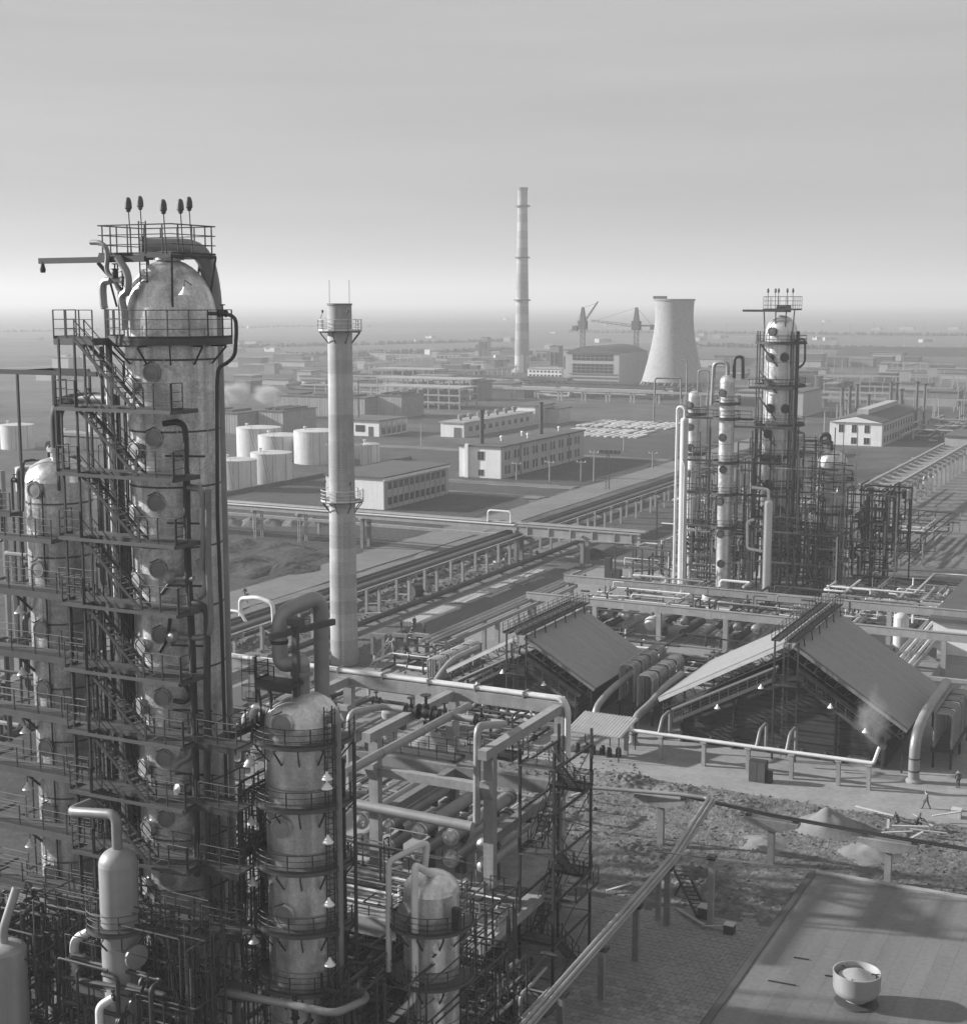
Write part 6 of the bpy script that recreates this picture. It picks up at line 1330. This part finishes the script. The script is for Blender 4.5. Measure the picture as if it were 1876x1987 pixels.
oi = N.new('ShaderNodeObjectInfo'); r4 = N.new('ShaderNodeMapRange'); r4.inputs[3].default_value = .6; r4.inputs[4].default_value = 1.9; L.new(oi.outputs['Random'], r4.inputs[0])
mx = N.new('ShaderNodeMix'); mx.data_type = 'RGBA'; mx.blend_type = 'MULTIPLY'; mx.inputs[0].default_value = 1; L.new(cr_.outputs[0], mx.inputs[6]); L.new(r4.outputs[0], mx.inputs[7])
L.new(mx.outputs[2], N['Principled BSDF'].inputs['Base Color']); N['Principled BSDF'].inputs['Roughness'].default_value = .9; MAT['clothes'] = pm
def person(p, face, label, pose='stand', s=1.0):
    st = {'walk': .28, 'stand': .04, 'work': .12, 'crouch': .15}[pose]; lean = {'walk': .06, 'stand': 0, 'work': .32, 'crouch': .3}[pose]; dz = -.42 if pose == 'crouch' else 0
    hip = .95 + dz; V = {}
    V['pel'] = ((0, 0, hip), .15); V['bel'] = ((0, lean*.3, hip+.16), .145); V['che'] = ((0, lean*.7, hip+.4), .165); V['nek'] = ((0, lean, hip+.56), .07); V['jaw'] = ((0, lean+.05, hip+.66), .085); V['cro'] = ((0, lean+.02, hip+.8), .09)
    for sgn, n in ((-1, 'l'), (1, 'r')):
        k = sgn*st; fwd = {'work': .38, 'crouch': .35}.get(pose, -k*.9)
        V[n+'sh'] = ((.19*sgn, lean*.9, hip+.48), .075); V[n+'el'] = ((.27*sgn, lean*.8 + fwd*.4, hip+.2), .055); V[n+'wr'] = ((.24*sgn, lean*.8 + fwd*1.1 + .08, hip - .02 + (.18 if pose in ('work', 'crouch') else 0)), .04); V[n+'ha'] = ((.23*sgn, lean*.8 + fwd*1.25 + .1, hip - .14 + (.2 if pose in ('work', 'crouch') else 0)), .045)
        V[n+'hi'] = ((.1*sgn, 0, hip-.06), .11); kn = .5 if not dz else .42
        V[n+'kn'] = ((.11*sgn, k*.6 + (.38 if dz else .04), kn), .075); V[n+'an'] = ((.11*sgn, k*1.2 - (.02 if not dz else -.1), .1), .05); V[n+'to'] = ((.12*sgn, k*1.2 + .18, .05), .045)
    E = [('pel','bel'),('bel','che'),('che','nek'),('nek','jaw'),('jaw','cro')]
    for n in 'lr': E += [('che',n+'sh'),(n+'sh',n+'el'),(n+'el',n+'wr'),(n+'wr',n+'ha'),('pel',n+'hi'),(n+'hi',n+'kn'),(n+'kn',n+'an'),(n+'an',n+'to')]
    keys = list(V); me = bpy.data.meshes.new('person'); me.from_pydata([tuple(c*s for c in V[k][0]) for k in keys], [(keys.index(a), keys.index(b)) for a, b in E], [])
    o = bpy.data.objects.new('person', me); COL.objects.link(o); me.materials.append(pm)
    sk = o.modifiers.new('skin', 'SKIN'); sk.use_smooth_shade = True
    for i, k in enumerate(keys): sv = me.skin_vertices[0].data[i]; sv.radius = (V[k][1]*s, V[k][1]*s); sv.use_root = (k == 'pel')
    ss = o.modifiers.new('sub', 'SUBSURF'); ss.levels = 1; ss.render_levels = 2
    o.location = p; o.rotation_euler = (0, 0, face); tag(o, label, 'person')
for (px, py, face, pose, lab) in ((1134, 1132, .5, 'stand', 'person in dark clothes standing alone on the pale concrete pad'), (1187, 1129, 2, 'walk', 'person walking beside the tall box on the pale concrete pad'),
    (1797, 1571, 2.2, 'walk', 'person striding across the forecourt at right, dark jacket'), (1858, 1530, .3, 'stand', 'person standing at the right picture edge by the curved duct'), (1742, 1606, 1, 'crouch', 'person crouching in the yard left of the planks'), (1777, 1606, -1.2, 'crouch', 'person crouching in the yard among the planks'),
    (804, 1220, 0, 'stand', 'person in black standing on the asphalt left of the railing'), (779, 1222, 1, 'work', 'person bending on the asphalt, leftmost of the work group'), (823, 1232, 3, 'stand', 'person in pale clothes at right of the work group'), (790, 1236, 2, 'crouch', 'person crouching in the middle of the work group'), (797, 1240, -2, 'work', 'person stooping in front of the work group'),
    (480, 1170, 1.2, 'walk', 'person walking on the road near the left rack, dark trousers'), (476, 1161, 1.2, 'walk', 'second person walking just behind on the road near left'), (982, 1092, .4, 'work', 'person stooping beside a rack post under the long pipe rack'), (905, 1112, 2.5, 'work', 'person leaning at a rack post near the chimney side'), (1042, 1085, 0, 'stand', 'person standing by the ground pipe end near the trestle'), (762, 1272, 2.6, 'stand', 'person standing in a concrete portal right of the chimney foot')):
    person(G(px, py, .12 if py < 1540 else .1) if py < 1575 else G(px, py, .35), face, lab, pose)
t = thing('control_box', 'tall dark box on the pale concrete pad beside a walking person', 'box', G(1180, 1122)); q = G(1180, 1122)
part('box', MB().box(q.x-.5, q.y-.5, .1, q.x+.5, q.y+.5, 3.4), 'steel', t, smooth=False); part('door_plate', MB().box(q.x+.6, q.y-.6, .1, q.x+2.2, q.y+.6, 1.6), 'steel', t, smooth=False)
# portal frames right of the chimney foot
for k, x in enumerate((-92.5, -90.0, -87.6)):
    y = 156.5 + k*1.2; t = thing('concrete_portal', '%s small concrete portal right of the chimney foot, counted from left' % ORD[k], 'portal', (x, y, 0), 'portals right of the chimney foot')
    for dx in (-.8, .8): part('post', MB().box(x+dx-.2, y-.25, 0, x+dx+.2, y+.25, 2.8), 'concrete_dark', t, smooth=False)
    part('lintel', MB().box(x-1.1, y-.3, 2.8, x+1.1, y+.3, 3.2), 'concrete_dark', t, smooth=False)
t = thing('step_ladder', 'slanting timber ladder right of the chimney foot', 'ladder', (-90.8, 152.6, 0)); b = MB()
for dx in (-.35, .35): b.beam((-90.9 + dx, 152.2, .1), (-90.1 + dx, 155.6, 3.0), .08, .1)
for q in range(10): p = Vector((-91.25, 152.2, .1)).lerp(Vector((-90.45, 155.6, 3.0)), q/10); b.beam(p, p + Vector((.7, 0, 0)), .06, .06)
part('rails', b, 'wood', t, smooth=False)
t = thing('upright_drum', 'small upright drum on the pad below the chimney foot', 'drum', G(745, 1365)); q = AY(755, 1345, 126); part('drum', MB().lathe([(.8, 0), (.8, 3.2), (.5, 3.5), (0, 3.6)], (q.x, q.y, .1), 18), 'concrete', t); part('stub', MB().cyl((q.x + .5, q.y, 2), (q.x + 1.8, q.y, 2), .4, 12), 'pipe_dark', t)
# ------------------------------------------------------------------ steam and smoke
def plume(label, c, size, dens, seed, scale=2.2, name='steam_plume'):
    m = bpy.data.materials.new(name); m.use_nodes = True; N = m.node_tree.nodes; L = m.node_tree.links; N.remove(N['Principled BSDF'])
    pv = N.new('ShaderNodeVolumePrincipled'); pv.inputs['Color'].default_value = (.97, .97, .97, 1)
    tcn = N.new('ShaderNodeTexCoord'); n = N.new('ShaderNodeTexNoise'); n.inputs['Scale'].default_value = scale; n.inputs['Detail'].default_value = 7; n.inputs['Roughness'].default_value = .62; n.inputs['Distortion'].default_value = .5
    mp_ = N.new('ShaderNodeMapping'); mp_.inputs['Location'].default_value = (seed, seed, 0); L.new(tcn.outputs['Object'], mp_.inputs[0]); L.new(mp_.outputs[0], n.inputs['Vector'])
    ln = N.new('ShaderNodeVectorMath'); ln.operation = 'LENGTH'; L.new(tcn.outputs['Object'], ln.inputs[0])
    f = N.new('ShaderNodeMapRange'); f.inputs[1].default_value = .0; f.inputs[2].default_value = 1.0; f.inputs[3].default_value = .34; f.inputs[4].default_value = -.42; L.new(ln.outputs['Value'], f.inputs[0])
    ad = N.new('ShaderNodeMath'); ad.operation = 'ADD'; L.new(n.outputs[0], ad.inputs[0]); L.new(f.outputs[0], ad.inputs[1])
    sb = N.new('ShaderNodeMapRange'); sb.interpolation_type = 'SMOOTHSTEP'; sb.inputs[1].default_value = .45; sb.inputs[2].default_value = .95; sb.inputs[3].default_value = 0; sb.inputs[4].default_value = dens; L.new(ad.outputs[0], sb.inputs[0])
    L.new(sb.outputs[0], pv.inputs['Density']); L.new(pv.outputs[0], N['Material Output'].inputs['Volume']); MAT[name + str(seed)] = m
    b = MB().lathe([(0, -1)] + [(math.cos(a), math.sin(a)) for a in [R(-80 + 16*k) for k in range(11)]] + [(0, 1)], n=18)
    me = b.mesh(name, m); o = bpy.data.objects.new(name, me); COL.objects.link(o); o.location = c; o.scale = size; o['kind'] = 'stuff'; o['label'] = label
plume('white steam drifting above the ribbed halls left of chimney', AY(520, 765, 470), (16, 8, 9), .9, 1.3, 1.5)
plume('white steam drifting behind the tallest column', AY(455, 760, 470), (14, 8, 10), .7, 5.3, 1.5)
plume('thin smoke rising at right corner of the large furnace', AY(1695, 1390, 136.5), (3.4, 2.2, 6.0), .75, 2.7, 1.5)
plume('wisp of smoke at the foot of the large furnace right corner', AY(1675, 1490, 136.2), (3.4, 1.8, 2.4), .6, 3.9, 1.4)
# ------------------------------------------------------------------ haze
hm = bpy.data.materials.new('haze'); hm.use_nodes = True; hn = hm.node_tree.nodes; hn.remove(hn['Principled BSDF'])
pv = hn.new('ShaderNodeVolumePrincipled'); pv.inputs['Color'].default_value = (.95, .95, .95, 1); pv.inputs['Density'].default_value = .00036; pv.inputs['Anisotropy'].default_value = .2
hm.node_tree.links.new(pv.outputs[0], hn['Material Output'].inputs['Volume']); MAT['haze'] = hm
hz = MB().box(-14100, -2100, -1.0, 14100, 14100, 125)
o = bpy.data.objects.new('haze', hz.mesh('haze', 'haze', smooth=False)); COL.objects.link(o); o['kind'] = 'stuff'; o['label'] = 'pale haze in the air over the plain'
